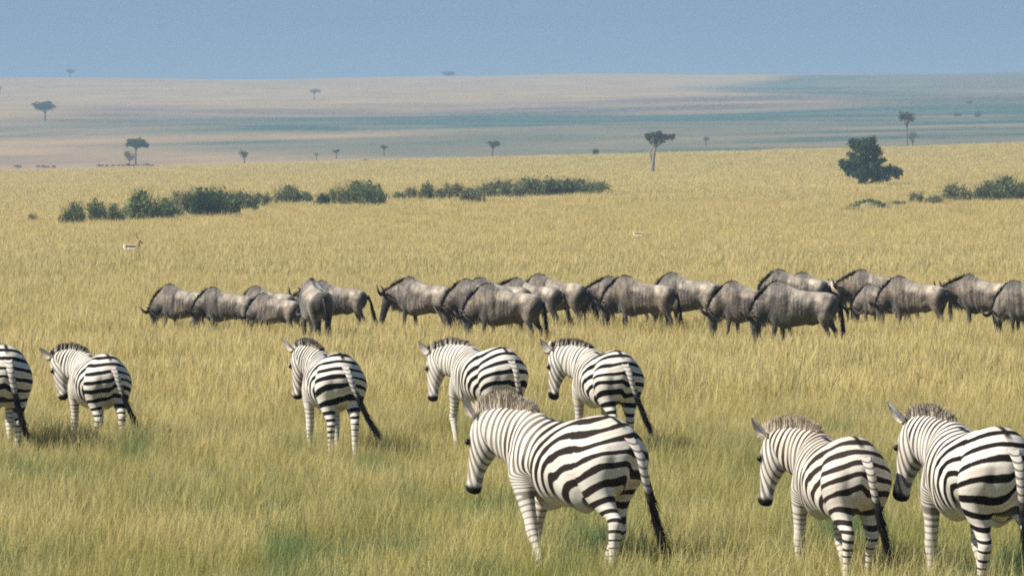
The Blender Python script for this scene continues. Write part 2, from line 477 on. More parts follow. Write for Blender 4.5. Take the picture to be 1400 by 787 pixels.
def loft(rings, N=28):
    """rings: list of (centre, side axis vector, up axis vector); closed tube"""
    V, Q = [], []; a = np.linspace(0, 2 * np.pi, N, endpoint=False)
    for c, s, u in rings:
        V.append(np.asarray(c) + np.cos(a)[:, None] * np.asarray(s) + np.sin(a)[:, None] * np.asarray(u))
    n = len(rings); V = np.concatenate(V)
    for i in range(n - 1):
        for j in range(N):
            k = (j + 1) % N
            Q.append((i * N + j, i * N + k, (i + 1) * N + k, (i + 1) * N + j))
    Fc = Q + [tuple(range(N))[::-1], tuple(range((n - 1) * N, n * N))]
    return V, Fc

def quadruped(sp):
    parts = []
    T = catmull(sp['trunk'], 3)      # x, top, bottom, half width
    parts.append(loft([((x, 0, (t + b) / 2 - .0), (0, h * sp.get('slim', 1), 0), (0, 0, (t - b) / 2)) for x, t, b, h in T], 36))
    Nk = catmull(sp['neck'], 3)      # x, z, half height, half width
    d = np.gradient(Nk[:, :2], axis=0); d /= np.linalg.norm(d, axis=1)[:, None]
    parts.append(loft([((r[0], 0, r[1]), (0, r[3], 0), (-q[1] * r[2], 0, q[0] * r[2])) for r, q in zip(Nk, d)], 28))
    H = catmull(sp['head'], 4)       # t, half depth, half width, throat offset
    ax = np.array(sp['head_dir'], float); ax /= np.linalg.norm(ax); pr = np.array([-ax[2], 0, ax[0]])
    h0 = np.array(sp['head_at'], float)
    parts.append(loft([(h0 + ax * r[0] - pr * r[3], (0, r[2], 0), pr * r[1]) for r in H], 26))
    for key in ('fore', 'hind'):
        L = catmull(sp[key], 3)      # z, x, half x, half y, y
        for s in (-1, 1):
            parts.append(loft([((r[1], s * r[4], r[0]), (r[2], 0, 0), (0, r[3], 0)) for r in L], 20))
    V, Fc, o = [], [], 0
    for v, f in parts:
        V.append(v); Fc += [tuple(i + o for i in q) for q in f]; o += len(v)
    me = mesh_from('lofts', np.concatenate(V), Fc, None)
    ob = bpy.data.objects.new('lofts', me); COL.objects.link(ob)
    md = ob.modifiers.new('r', 'REMESH'); md.mode = 'VOXEL'; md.voxel_size = sp['voxel']
    dg = bpy.context.evaluated_depsgraph_get(); dg.update()
    me2 = bpy.data.meshes.new_from_object(ob.evaluated_get(dg))
    bpy.data.objects.remove(ob); 
    P = np.empty(len(me2.vertices) * 3); me2.vertices.foreach_get('co', P); P = P.reshape(-1, 3)
    lt = np.empty(len(me2.polygons), np.int32); me2.polygons.foreach_get('loop_total', lt)
    li = np.empty(len(me2.loops), np.int32); me2.loops.foreach_get('vertex_index', li)
    E = np.empty(len(me2.edges) * 2, np.int32); me2.edges.foreach_get('vertices', E); E = E.reshape(-1, 2)
    if (lt == 4).all(): Q = li.reshape(-1, 4)
    else:
        st = np.concatenate([[0], np.cumsum(lt)[:-1]]); Q = [tuple(li[a:a + b]) for a, b in zip(st, lt)]
    deg = np.zeros(len(P)); np.add.at(deg, E[:, 0], 1); np.add.at(deg, E[:, 1], 1)
    for it in range(sp.get('smooth', 8)):
        for lam in (.55, -.45):
            A = np.zeros_like(P); np.add.at(A, E[:, 0], P[E[:, 1]]); np.add.at(A, E[:, 1], P[E[:, 0]])
            P = P + lam * (A / np.maximum(deg, 1)[:, None] - P)
    # plain smoothing where limbs join
    for it in range(sp.get('melt', 5)):
        A = np.zeros_like(P); np.add.at(A, E[:, 0], P[E[:, 1]]); np.add.at(A, E[:, 1], P[E[:, 0]])
        P = P + .4 * (A / np.maximum(deg, 1)[:, None] - P)
    bpy.data.meshes.remove(me2)
    return P, Q

def rotm(axis, a):
    c, s = math.cos(a), math.sin(a)
    return np.array({'x': [[1, 0, 0], [0, c, -s], [0, s, c]], 'y': [[c, 0, s], [0, 1, 0], [-s, 0, c]], 'z': [[c, -s, 0], [s, c, 0], [0, 0, 1]]}[axis])

def make_pose(sp, neck=((0, 0), (0, 0)), head=(0, 0, 0), legs=((0, 0),) * 4):
    """neck: (pitch, yaw) of the lower and upper neck, head: (pitch, yaw, roll), legs LF RF LH RH: (upper, lower...) swing; degrees"""
    p1, p2, p3 = (np.array([a, 0, b]) for a, b in sp['pivots'])
    def aff(piv, pitch, yaw, roll=0):
        M = rotm('z', R(yaw)) @ rotm('y', R(pitch)) @ rotm('x', R(roll))
        return lambda P: (P - piv) @ M.T + piv
    f1, f2, f3 = aff(p1, *neck[0]), aff(p2, *neck[1]), aff(p3, *head)
    (a0, a1), (b0, b1), (c0, c1) = sp['bends']
    def pose(P, rigid=None):
        P = np.asarray(P, float); x, y, z = P.T
        g = sstep(sp['necklow'] - .12, sp['necklow'] + .12, z + .35 * np.maximum(x - .75, 0)) if rigid is None else 1
        xe = x + .25 * (z - sp['pivots'][0][1])
        s1 = sstep(a0, a1, xe) * g; s2 = sstep(b0, b1, x) * g; s3 = sstep(c0, c1, x) * g
        if rigid == 'head': s1 = s2 = s3 = np.ones(len(P))
        n1 = f1(P); n2 = f1(f2(P)); n3 = f1(f2(f3(P)))
        O = P + (s1 - s1 * s2)[:, None] * (n1 - P) + (s1 * s2 - s1 * s2 * s3)[:, None] * (n2 - P) + (s1 * s2 * s3)[:, None] * (n3 - P)
        if rigid is None:
            for i, (up, lo) in enumerate(legs):
                s = 1 if i % 2 == 0 else -1; fr = i < 2
                J = sp['fjoints'] if fr else sp['hjoints']
                lat = sstep(-.02, .05, y * s)
                xw = (1 - sstep(.0, .12, np.abs(x - J[0][0]) - J[0][2])) 
                w1 = sstep(J[0][1] + .05, J[0][1] - .28, z) * lat * xw
                w2 = sstep(J[1][1] + .05, J[1][1] - .05, z) * lat * xw
                A = np.array([J[0][0], 0, J[0][1]]); B = np.array([J[1][0], 0, J[1][1]])
                Mu = rotm('y', -R(up)); Ml = rotm('y', -R(lo))
                q1 = (P - A) @ Mu.T + A
                q2 = (((P - B) @ Ml.T + B) - A) @ Mu.T + A
                O += (w1 * (1 - w2))[:, None] * (q1 - P) + (w1 * w2)[:, None] * (q2 - P)
        return O
    return pose

def blades(base, dirs, lens, wid, rs, bend=.25, seg=2):
    """many thin hair locks: base points, directions; returns V, Q, t, index of source point"""
    V, Q, T, I = [], [], [], []
    for i, (b, d, L) in enumerate(zip(base, dirs, lens)):
        d = np.asarray(d) / np.linalg.norm(d); sd = np.cross(d, rs.normal(size=3)); sd /= np.linalg.norm(sd) + 1e-9
        cv = rs.normal(size=3) * bend * L; k0 = len(V)
        for s in range(seg + 1):
            t = s / seg; c = b + d * L * t + cv * t * t; w_ = wid * (1 - .75 * t) * .5
            V += [c - sd * w_, c + sd * w_]; T += [t, t]; I += [i, i]
        for s in range(seg):
            k = k0 + 2 * s; Q.append((k, k + 1, k + 3, k + 2))
    return np.array(V), np.array(Q), np.array(T), np.array(I)

def ear_mesh(L, W, root, direc, face, tipdark=.0):
    """cupped leaf-shaped ear"""
    d = np.array(direc, float); d /= np.linalg.norm(d)
    f = np.array(face, float); f -= d * f.dot(d); f /= np.linalg.norm(f); s = np.cross(d, f)
    V, Q, T = [], [], []
    nu, nv = 9, 7; prof = [.55, .85, 1., 1., .95, .82, .62, .36, .05]
    for side in (0, 1):
        for i in range(nu):
            for j in range(nv):
                u = i / (nu - 1); v = j / (nv - 1) * 2 - 1
                ww = W * .5 * prof[i]
                cup = ww * .75 * (v * v - .4) * (1 - .4 * u)
                c = np.array(root) + d * L * u + s * ww * v + f * (cup - (.004 + .006 * (1 - abs(v))) * side)
                V.append(c); T.append(u)
    for side in (0, 1):
        o = side * nu * nv
        for i in range(nu - 1):
            for j in range(nv - 1):
                q = (o + i * nv + j, o + i * nv + j + 1, o + (i + 1) * nv + j + 1, o + (i + 1) * nv + j)
                Q.append(q if side == 0 else q[::-1])
    return np.array(V), np.array(Q), np.array(T)

def ball(c, r, n=10):
    V, Q = loft([((c[0], c[1], c[2] + r * math.cos(a)), (r * math.sin(a), 0, 0), (0, r * math.sin(a), 0)) for a in np.linspace(.08, 3.06, n)], 12)
    return V, Q

# ------------------------------------------------------------------ zebra
ZSP = dict(slim=.89, voxel=.0125, smooth=6, melt=6,
    trunk=[(-.755, 1.10, 1.00, .045), (-.70, 1.20, .86, .15), (-.60, 1.275, .75, .225), (-.45, 1.325, .69, .265), (-.25, 1.315, .665, .285),
           (0, 1.275, .64, .305), (.2, 1.262, .635, .295), (.36, 1.285, .65, .262), (.50, 1.31, .685, .23), (.62, 1.285, .74, .195), (.72, 1.22, .82, .15), (.775, 1.12, .92, .07)],
    neck=[(.46, 1.00, .31, .20), (.62, 1.09, .265, .16), (.80, 1.19, .215, .125), (.96, 1.28, .175, .105), (1.06, 1.335, .145, .095), (1.12, 1.365, .11, .08)],
    head_at=(1.06, 0, 1.375), head_dir=(.82, 0, -.573),
    head=[(-.06, .05, .045, 0), (-.03, .085, .07, 0), (.03, .115, .095, .012), (.10, .140, .108, .034), (.18, .128, .096, .034), (.28, .094, .072, .014),
          (.36, .072, .056, .002), (.43, .069, .058, -.002), (.48, .069, .062, 0), (.515, .055, .052, .004), (.53, .025, .025, .006)],
    fore=[(1.02, .50, .14, .07, .14), (.88, .51, .125, .078, .15), (.75, .515, .095, .068, .15), (.62, .515, .070, .056, .145), (.50, .512, .054, .048, .14),
          (.43, .515, .053, .050, .14), (.37, .512, .044, .041, .14), (.24, .508, .034, .032, .14), (.13, .512, .040, .038, .14), (.085, .53, .036, .035, .14), (.05, .54, .048, .045, .14), (0, .555, .060, .052, .14)],
    hind=[(1.20, -.45, .17, .08, .11), (1.06, -.47, .235, .125, .135), (.92, -.465, .215, .128, .145), (.80, -.455, .165, .112, .145), (.68, -.485, .112, .085, .14),
          (.59, -.55, .075, .06, .135), (.52, -.605, .066, .050, .13), (.45, -.60, .056, .047, .13), (.36, -.588, .043, .041, .13), (.22, -.575, .036, .034, .13),
          (.13, -.57, .042, .039, .13), (.085, -.55, .036, .035, .13), (.05, -.54, .048, .045, .13), (0, -.525, .060, .052, .13)],
    pivots=((.56, 1.06), (.82, 1.20), (1.06, 1.335)), bends=((.44, .78), (.72, .96), (.98, 1.11)), necklow=.86,
    fjoints=((.50, 1.00, .20), (.512, .44)), hjoints=((-.45, 1.10, .30), (-.60, .53)))
ZP, ZQ = quadruped(ZSP)
def muscle_z(P):
    # haunch, flank hollow, hip, shoulder blade, faint ribs
    x, y, z = P.T; sg = np.sign(y)
    def g(cx, cz, rx, rz): return np.exp(-((x - cx) / rx) ** 2 - ((z - cz) / rz) ** 2)
    o = .020 * g(.44, 1.0, .12, .22) - .016 * g(.27, .95, .06, .25) + .018 * g(-.40, 1.18, .10, .09) - .026 * g(-.24, 1.08, .08, .10) - .022 * g(-.27, .80, .06, .14) + .022 * g(-.52, .95, .13, .16)
    o += .003 * np.sin(x * 70) * g(.03, .92, .2, .2)
    P = P.copy(); P[:, 1] += sg * o * sstep(.05, .15, np.abs(y)); return P
ZP = muscle_z(ZP)

def nz(P, sc, off):
    return np.array([mnoise.noise(Vector((p[0] * sc + off, p[1] * sc + off * 1.7, p[2] * sc - off))) for p in P])

def zebra_pattern(P, seed, brown=0., nfreq=1.):
    """stripe phase and masks from rest position: upright on barrel and neck, sweeping back to level bands over the haunch"""
    x, y, z = P.T
    rs = np.random.RandomState(seed)
    xp, zp = -.32 + rs.uniform(-.05, .03), .70 + rs.uniform(-.03, .03)
    dx = x - xp; dz = z - zp + (.30 * np.clip(x - xp, -.5, 0) + .03) * sstep(.55, 1.0, z)
    lean = sstep(.45, .95, x)
    X = dx + lean * .42 * (z - 1.12) - (1 - lean) * .10 * sstep(.2, .5, dx) * (z - 1.)
    gx = np.interp(X, [0, .20, .45, .65, .85, 1.10, 1.40, 2.0], np.cumsum([0, .20 * 9.5, .25 * 10.0, .2 * 13.5, .2 * 16.5, .25 * 11, .3 * 11.5, .6 * 18]))
    gzz = np.interp(dz, [-.75, -.30, -.12, 0, .25, .45, .75], [-12.2, -3.9, -1.35, 0, 2.45, 4.25, 6.9])
    ph = (np.maximum(gx, 0) ** 2.1 + np.maximum(gzz, 0) ** 2.1 + 1e-6) ** (1 / 2.1) + np.minimum(gzz, 0) * sstep(.12, -.02, dx)
    # fore limb rings
    wf = sstep(.88, .66, z) * sstep(.30, .40, x) * sstep(.86, .74, x - .0 * z)
    ph = ph * (1 - wf) + wf * (z * 21 + 1.3)
    n1, n2 = nz(P, 2.6 * nfreq, seed * 3.1), nz(P, 7.0, seed * 5.7 + 2)
    hd = sstep(1.0, 1.14, x) * sstep(1.02, 1.1, z + .3 * (x - .9))
    ph = ph + n1 * .55 * (1 - .6 * sstep(.6, .9, x)) + n2 * .09 + rs.rand()
    thr = np.full(len(P), .02) + nz(P, 4.2, seed + 40) * .55 + nz(P, 1.9, seed + 60) * .3
    haunch = sstep(-.05, -.35, x) * sstep(.62, .75, z)
    thr += .14 * haunch + .35 * sstep(.16, .03, np.hypot(dx, dz * 1.2)) * haunch + .45 * sstep(.62, .5, z) + .12 * hd + .18 * sstep(.25, .5, x) * sstep(1.1, .8, z)
    fade = 1 - sstep(.76, .68, z) * sstep(-.32, -.18, x) * sstep(.42, .3, x) * .95
    fade = fade * (1 - .25 * hd) * (1 - .55 * sstep(.38, .2, z)) * (1 - .7 * sstep(.10, .03, np.abs(y)) * sstep(.75, .6, z))
    fade = fade * (1 - .35 * sstep(.32, .5, x) * sstep(1.05, .85, z))
    mute = np.clip(.0 + .62 * sstep(.15, .45, x) * (1 - .9 * sstep(.68, .9, x)) + .3 * hd + .4 * sstep(.6, .4, z), 0, 1) * .8
    fade = fade * (1 - .32 * sstep(.05, .45, nz(P, 2.3, seed * 1.3 + 9)) * sstep(.12, .4, x))
    ax = np.array([.82, -.573]); tm = (x - 1.06) * ax[0] + (z - 1.375) * ax[1]
    dark = sstep(.44, .48, tm + n2 * .03) * sstep(.9, 1.0, x)
    dark = np.maximum(dark, sstep(.055, .045, z))
    de = np.sqrt((x - (1.06 + .135 * .82 + .045)) ** 2 + (np.abs(y) - .085) ** 2 + (z - (1.375 - .135 * .573 + .042)) ** 2)
    dark = np.maximum(dark, .85 * sstep(.062, .030, de))
    dn = np.sqrt((x - (1.06 + .40 * .82 + .04)) ** 2 + (z - (1.375 - .40 * .573 + .045)) ** 2)
    dark = np.maximum(dark, .45 * sstep(.09, .03, dn) * sstep(.9, 1.0, x))
    dark = np.maximum(dark, sstep(.03, .012, np.abs(y)) * sstep(1.2, 1.24, z) * sstep(.45, .35, x) * sstep(-.7, -.6, x))
    bro = brown * (.30 + .7 * sstep(1.05, 1.3, z)) * (.6 + .5 * n1) * sstep(1.15, 1.0, x)
    return dict(phase=ph, thr=thr, dark=dark, fade=np.clip(fade, 0, 1), mute=np.clip(mute + brown * .5, 0, 1), brown=np.clip(bro, 0, 1))

def zebra(loc, yaw, sc, seed, label, neck, head, legs, tail=(0, 0), brown=0., mane_len=.10, mane_dark=.6, girth=1., ears=((0, 0), (0, 0)), tail_len=1.):
    rs = np.random.RandomState(seed + 100)
    root = empty('zebra', loc, yaw, sc)
    tag(root, label, 'zebra', 'zebras walking away through the grass')
    pose = make_pose(ZSP, neck, head, legs)
    P = ZP.copy(); P[:, 1] *= 1 + (girth - 1) * sstep(.6, .75, P[:, 2])
    B = pose(P); low = B[:, 2].min()
    fix = lambda Q_: Q_ - np.array([0, 0, low])
    obj('body', mesh_from('zebra_body', fix(B), ZQ, M_ZEBRA, True, zebra_pattern(ZP, seed, brown)), root)
    # mane: an upright crest of hair locks following the neck stripes
    t = rs.rand(2600) ** .95
    cx = .50 + t * .60; cz = np.interp(cx, [.50, .62, .80, .96, 1.06, 1.12], [1.305, 1.325, 1.385, 1.445, 1.475, 1.47])
    base = np.stack([cx, rs.normal(0, .014, len(t)), cz - .015], -1)
    prof = np.interp(t, [0, .12, .5, .9, 1], [.35, .8, 1.05, .95, .75])
    dirs = np.stack([-.42 + .25 * (t - .5) + rs.normal(0, .06, len(t)) + .75 * sstep(.9, 1, t), rs.normal(0, .11, len(t)), np.ones(len(t))], -1)
    V, Q, T, I = blades(base, dirs, mane_len * prof * (.85 + .2 * rs.rand(len(t))), .010, rs, .08, 3)
    pat = zebra_pattern(np.stack([cx, 0 * cx + .1, cz - .07], -1), seed, 0)
    a = {k: v[I] for k, v in pat.items()}
    a['dark'] = np.clip(mane_dark * sstep(.68, .98, T) * max(0, 1 - 2.4 * brown), 0, 1); a['brown'] = np.clip(.10 + brown * .6 + .30 * T * T, 0, 1); a['thr'] = a['thr'] * 0 + .15
    a['fade'] = 0 * a['fade'] + max(.15, 1 - 2. * brown); a['mute'] = a['mute'] * 0 + .25 + brown
    # solid core of the mane under the loose locks
    m_ = 70; tf = np.linspace(0, 1, m_); fx = .50 + tf * .60
    fz = np.interp(fx, [.50, .62, .80, .96, 1.06, 1.12], [1.305, 1.325, 1.385, 1.445, 1.475, 1.47]) - .02
    hh = mane_len * .78 * np.interp(tf, [0, .12, .5, .9, 1], [.2, .75, 1.05, .9, .6]) * (1 + .05 * np.sin(tf * 60))
    sec = [(-.021, 0), (-.020, .5), (-.010, 1.), (.010, 1.), (.020, .5), (.021, 0)]
    FV = np.array([(fx[i] - .42 * hh[i] * v, u, fz[i] + (hh[i] + .0) * v) for i in range(m_) for u, v in sec])
    FQ = np.array([(i * 6 + j, i * 6 + j + 1, i * 6 + j + 7, i * 6 + j + 6) for i in range(m_ - 1) for j in range(5)])
    fi = np.repeat(np.arange(m_), 6); fp = zebra_pattern(np.stack([fx, 0 * fx + .1, fz - .05], -1), seed, 0)
    fa = {k: v[fi] for k, v in fp.items()}; fa['dark'] = fa['dark'] * 0; fa['thr'] = fa['thr'] * 0 + .15
    fa['fade'] = 0 * fa['fade'] + max(.15, 1 - 2. * brown); fa['brown'] = fa['brown'] * 0 + .06 + .5 * brown; fa['mute'] = fa['mute'] * 0 + .2 + brown
    a = {k: np.concatenate([a[k], fa[k]]) for k in a}
    Q = np.concatenate([Q, FQ + len(V)]); V = np.concatenate([V, FV])
    obj('mane', mesh_from('zebra_mane', fix(pose(V)), Q, M_ZEBRA, True, a), root)
    # tail: ringed dock with a black tuft
    n = 15; tt = np.linspace(0, 1, n); L = .78 * tail_len
    tx = -.66 - .175 * np.sin(np.minimum(tt * 5, 1.57)) - tail[0] * tt ** 1.6
    ty = tail[1] * tt ** 1.6 + .0 * tt; tz = 1.205 - L * (tt ** 1.15) * (1 - .18 * min(1, abs(tail[1]) + abs(tail[0])))
    rad = np.interp(tt, [0, .15, .55, .8, 1], [.046, .040, .030, .024, .008])
    V, Fc = loft([((a_, b_, c_), (0, r_, 0), (r_ * .8, 0, r_ * .5)) for a_, b_, c_, r_ in zip(tx, ty, tz, rad)], 12)
    ti = np.repeat(tt, 12); zz = np.zeros(len(V))
    tl = obj('tail', mesh_from('zebra_tail', fix(V), Fc, M_ZEBRA, True, dict(phase=ti * 13, thr=zz + .1 + .5 * sstep(.0, .5, np.abs(V[:, 1] - np.repeat(ty, 12)) / np.repeat(rad, 12) * -1 + .9),
        dark=sstep(.45, .6, ti), fade=.75 + zz, mute=zz + .35, brown=zz + .1)), root)
    u = .40 + .56 * rs.rand(620) ** .8
    base = np.stack([np.interp(u, tt, tx), np.interp(u, tt, ty), np.interp(u, tt, tz)], -1) + rs.normal(0, .009, (620, 3))
    dv = np.stack([np.interp(u + .05, tt, tx) - np.interp(u - .05, tt, tx), np.interp(u + .05, tt, ty) - np.interp(u - .05, tt, ty), np.interp(u + .05, tt, tz) - np.interp(u - .05, tt, tz)], -1)
    dv /= np.linalg.norm(dv, axis=1)[:, None]
    dv += rs.normal(0, .075, (620, 3)) + np.array([0, tail[1] * .25, 0])
    V, Q, T, I = blades(base, dv, (.12 + .12 * rs.rand(620)), .009, rs, .08, 3)
    tw = u[I]
    obj('tail_tuft', mesh_from('zebra_tuft', fix(V), Q, M_BLACKHAIR, True), tl)
    for s, (ep, es) in zip((1, -1), ears):
        V, Q, T = ear_mesh(.185, .125, (1.055, s * .062, 1.455), (-.25 + ep, s * (.42 + es), .9), (.5, s * .8, .1))
        z0 = np.zeros(len(V)); edge = sstep(.86, 1.0, T)
        e = obj('ear', mesh_from('zebra_ear', fix(pose(V, 'head')), Q, M_ZEBRA, True,
            dict(phase=T * 2.2 + .62, thr=z0 + .9, dark=edge * .6, fade=z0 + .2, mute=z0 + .4, brown=z0 + .08)), root)
        V, Q = ball((1.06 + .135 * .82 + .045, s * .082, 1.375 - .135 * .573 + .042), .024)
        obj('eye', mesh_from('zebra_eye', fix(pose(V, 'head')), Q, M_EYE), root)
    return root

def zloc(tailpx, d, yaw_from_away, sc):
    """stand a zebra so that its tail root is seen at a photograph column; heading is given in degrees left of straight away"""
    th = R(yaw_from_away); h = Vector((-math.sin(th), math.cos(th)))
    p = at(tailpx, d); x = p.x + h.x * .74 * sc; y = d + h.y * .74 * sc
    return Vector((x, y, float(gz(x, y)))), math.atan2(h.y, h.x)

ZEBRAS = [
  # tail column, distance, heading left of away, size, seed, label
  (11, 61.0, 11, 1.0, 3, 'zebra cut off by the left edge of the picture, seen from behind',
     dict(neck=((8, 4), (8, 6)), head=(30, 6, 0), legs=((6, 0), (-6, -4), (-5, 3), (5, 0)), tail=(-.02, -.16))),
  (154, 63.2, 19, .89, 5, 'zebra with its tail swung out right and chin tucked in, second from left',
     dict(neck=((10, 14), (10, 18)), head=(50, 14, 0), legs=((9, 0), (-10, -8), (7, 3), (-9, 4)), tail=(.08, -.24), girth=1.04)),
  (472, 61.0, 14, .94, 11, 'upright zebra standing alone in the grass, black tail tuft kicked out right',
     dict(neck=((7, 10), (6, 8)), head=(42, 12, 0), legs=((3, 0), (-9, -6), (2, 0), (-6, 0)), tail=(.1, -.28), girth=1.03)),
  (700, 62.9, 23.5, .95, 21, 'zebra walking just behind the large brown maned zebra, foreleg lifted forward',
     dict(neck=((14, 12), (13, 12)), head=(30, 12, 0), legs=((18, -34), (-10, -4), (-5, 0), (6, 0)), tail=(.0, -.12), girth=1.05, mane_dark=.3)),
  (855, 62.0, 17, .94, 33, 'zebra with a short dark mane standing behind the rump of the nearest zebra',
     dict(neck=((10, 18), (9, 18)), head=(36, 12, 0), legs=((8, 0), (-9, -6), (-9, 5), (8, 0)), tail=(.06, -.22), girth=1.06)),
  (863, 41.0, 33, 1.0, 8, 'large nearest zebra with a fuzzy brown mane, striding left at picture centre',
     dict(neck=((12, 3), (10, 3)), head=(22, 6, 0), legs=((-17, -8), (21, -16), (-13, 12), (20, 6)), tail=(.03, -.20), brown=.36, mane_len=.135, ears=((-.3, .3), (-.3, .3)), tail_len=1.12)),
  (1184, 40.2, 14, .89, 17, 'small zebra foal with dark brown fuzz along mane and back',
     dict(neck=((11, 14), (10, 14)), head=(28, 8, 0), legs=((10, -6), (-13, -14), (-9, 10), (11, 0)), tail=(.02, -.14), brown=.55, mane_len=.12, mane_dark=.3, ears=((-.2, .45), (-.2, .35)))),
  (1387, 38.9, 15, .98, 29, 'zebra at the right edge of the picture with both ears pricked',
     dict(neck=((10, 6), (8, 6)), head=(26, 12, 0), legs=((11, -8), (-12, -10), (10, 0), (-14, 10)), tail=(.05, -.05), brown=.10, girth=1.06, mane_dark=.15, ears=((0, .25), (.25, .75)))),
]
for tp, d, th, sc, seed, label, kw in ZEBRAS:
    loc, yaw = zloc(tp, d, th, sc)
    zebra(loc, yaw, sc, seed, label, **kw)

# ------------------------------------------------------------------ wildebeest
GSP = dict(voxel=.02, smooth=5, melt=6,
    trunk=[(-.76, 1.02, .93, .04), (-.70, 1.11, .80, .13), (-.58, 1.17, .72, .20), (-.40, 1.195, .68, .232), (-.18, 1.20, .64, .26), (.05, 1.225, .60, .278),
           (.25, 1.285, .575, .28), (.40, 1.35, .575, .26), (.53, 1.375, .60, .225), (.66, 1.32, .66, .18), (.77, 1.20, .74, .135), (.83, 1.06, .86, .07)],
    neck=[(.50, 1.02, .33, .19), (.68, 1.03, .275, .145), (.86, 1.03, .225, .12), (1.02, 1.03, .185, .105), (1.12, 1.03, .15, .095), (1.18, 1.03, .11, .08)],
    head_at=(1.12, 0, 1.06), head_dir=(.86, 0, -.51),
    head=[(-.06, .06, .05, 0), (-.02, .10, .085, 0), (.05, .118, .10, .01), (.14, .12, .10, .02), (.24, .105, .082, .012), (.35, .092, .068, .004), (.45, .085, .066, 0),
          (.53, .08, .07, .0), (.58, .062, .062, .004), (.605, .03, .035, .006)],
    fore=[(1.0, .50, .14, .07, .14), (.86, .50, .12, .075, .15), (.72, .505, .085, .062, .15), (.58, .505, .062, .05, .145), (.45, .505, .05, .045, .14), (.38, .505, .047, .044, .14),
          (.32, .502, .036, .034, .14), (.2, .50, .031, .03, .14), (.12, .503, .037, .035, .14), (.08, .515, .033, .032, .14), (.045, .525, .045, .042, .14), (0, .54, .055, .05, .14)],
    hind=[(1.10, -.45, .15, .07, .10), (.97, -.48, .20, .105, .13), (.84, -.475, .175, .105, .14), (.72, -.475, .13, .088, .14), (.62, -.51, .09, .066, .135), (.54, -.565, .065, .05, .13),
          (.48, -.60, .058, .045, .13), (.41, -.595, .048, .042, .13), (.32, -.585, .038, .036, .13), (.2, -.575, .032, .031, .13), (.12, -.57, .038, .035, .13), (.08, -.555, .033, .032, .13), (.045, -.545, .045, .042, .13), (0, -.53, .055, .05, .13)],
    pivots=((.60, 1.02), (.86, 1.03), (1.10, 1.04)), bends=((.50, .80), (.76, 1.0), (1.03, 1.16)), necklow=.78,
    fjoints=((.50, .98, .20), (.505, .40)), hjoints=((-.45, 1.02, .28), (-.595, .50)))
GP, GQ = quadruped(GSP)
def muscle(P):
    # shoulder blade, ribs, hip bone and flank hollow
    x, y, z = P.T; sg = np.sign(y)
    def g(cx, cz, rx, rz): return np.exp(-((x - cx) / rx) ** 2 - ((z - cz) / rz) ** 2)
    o = .022 * g(.46, 1.05, .12, .25) - .022 * g(.27, .95, .05, .25) + .028 * g(-.42, 1.08, .09, .08) - .034 * g(-.28, .98, .08, .16) + .02 * g(-.50, .88, .10, .13)
    o += .006 * np.sin(x * 75) * g(.02, .92, .22, .2)
    P = P.copy(); P[:, 1] += sg * o * sstep(.05, .15, np.abs(y)); return P
GP = muscle(GP)

def tube(path, radii, N=8):
    path = np.asarray(path, float); d = np.gradient(path, axis=0); d /= np.linalg.norm(d, axis=1)[:, None]
    rings = []
    for p, q, r in zip(path, d, radii):
        s = np.cross(q, (0.3, .1, .95)); s /= np.linalg.norm(s) + 1e-9; u = np.cross(s, q)
        rings.append((p, s * r, u * r))
    return loft(rings, N)

def gnu_attrs(P):
    x, y, z = P.T
    n = nz(P, 5, 3.)
    ax = np.array([.86, -.51]); tm = (x - 1.12) * ax[0] + (z - 1.06) * ax[1]
    face = sstep(1.0, 1.15, x) * (.35 + .65 * sstep(.1, .3, tm))
    rear = sstep(-.50, -.64, x + n * .05) * sstep(1.19, 1.12, z + .1 * n) * .92
    legs = sstep(.74, .55, z + n * .06) * .85
    belly = sstep(.80, .64, z) * sstep(.45, .1, np.abs(x)) * .45
    ridge = sstep(.05, .02, np.abs(y)) * sstep(1.12, 1.16, z) * .9
    chest = sstep(.36, .56, x) * sstep(1.05, .8, z) * .8
    dark = np.clip(np.maximum.reduce([chest, face, rear, legs, belly, ridge]), 0, 1)
    stripe = sstep(-.1, .35, x) * sstep(.6, .75, z)
    pale = np.maximum(sstep(.05, -.35, x) * sstep(.92, 1.08, z), .8 * sstep(.30, .1, np.abs(x - .12)) * sstep(1.0, 1.15, z))  # paler haunch coat, plus a sunlit look painted on upper back and hips
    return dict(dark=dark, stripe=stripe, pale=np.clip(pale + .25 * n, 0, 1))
GATTR = gnu_attrs(GP)

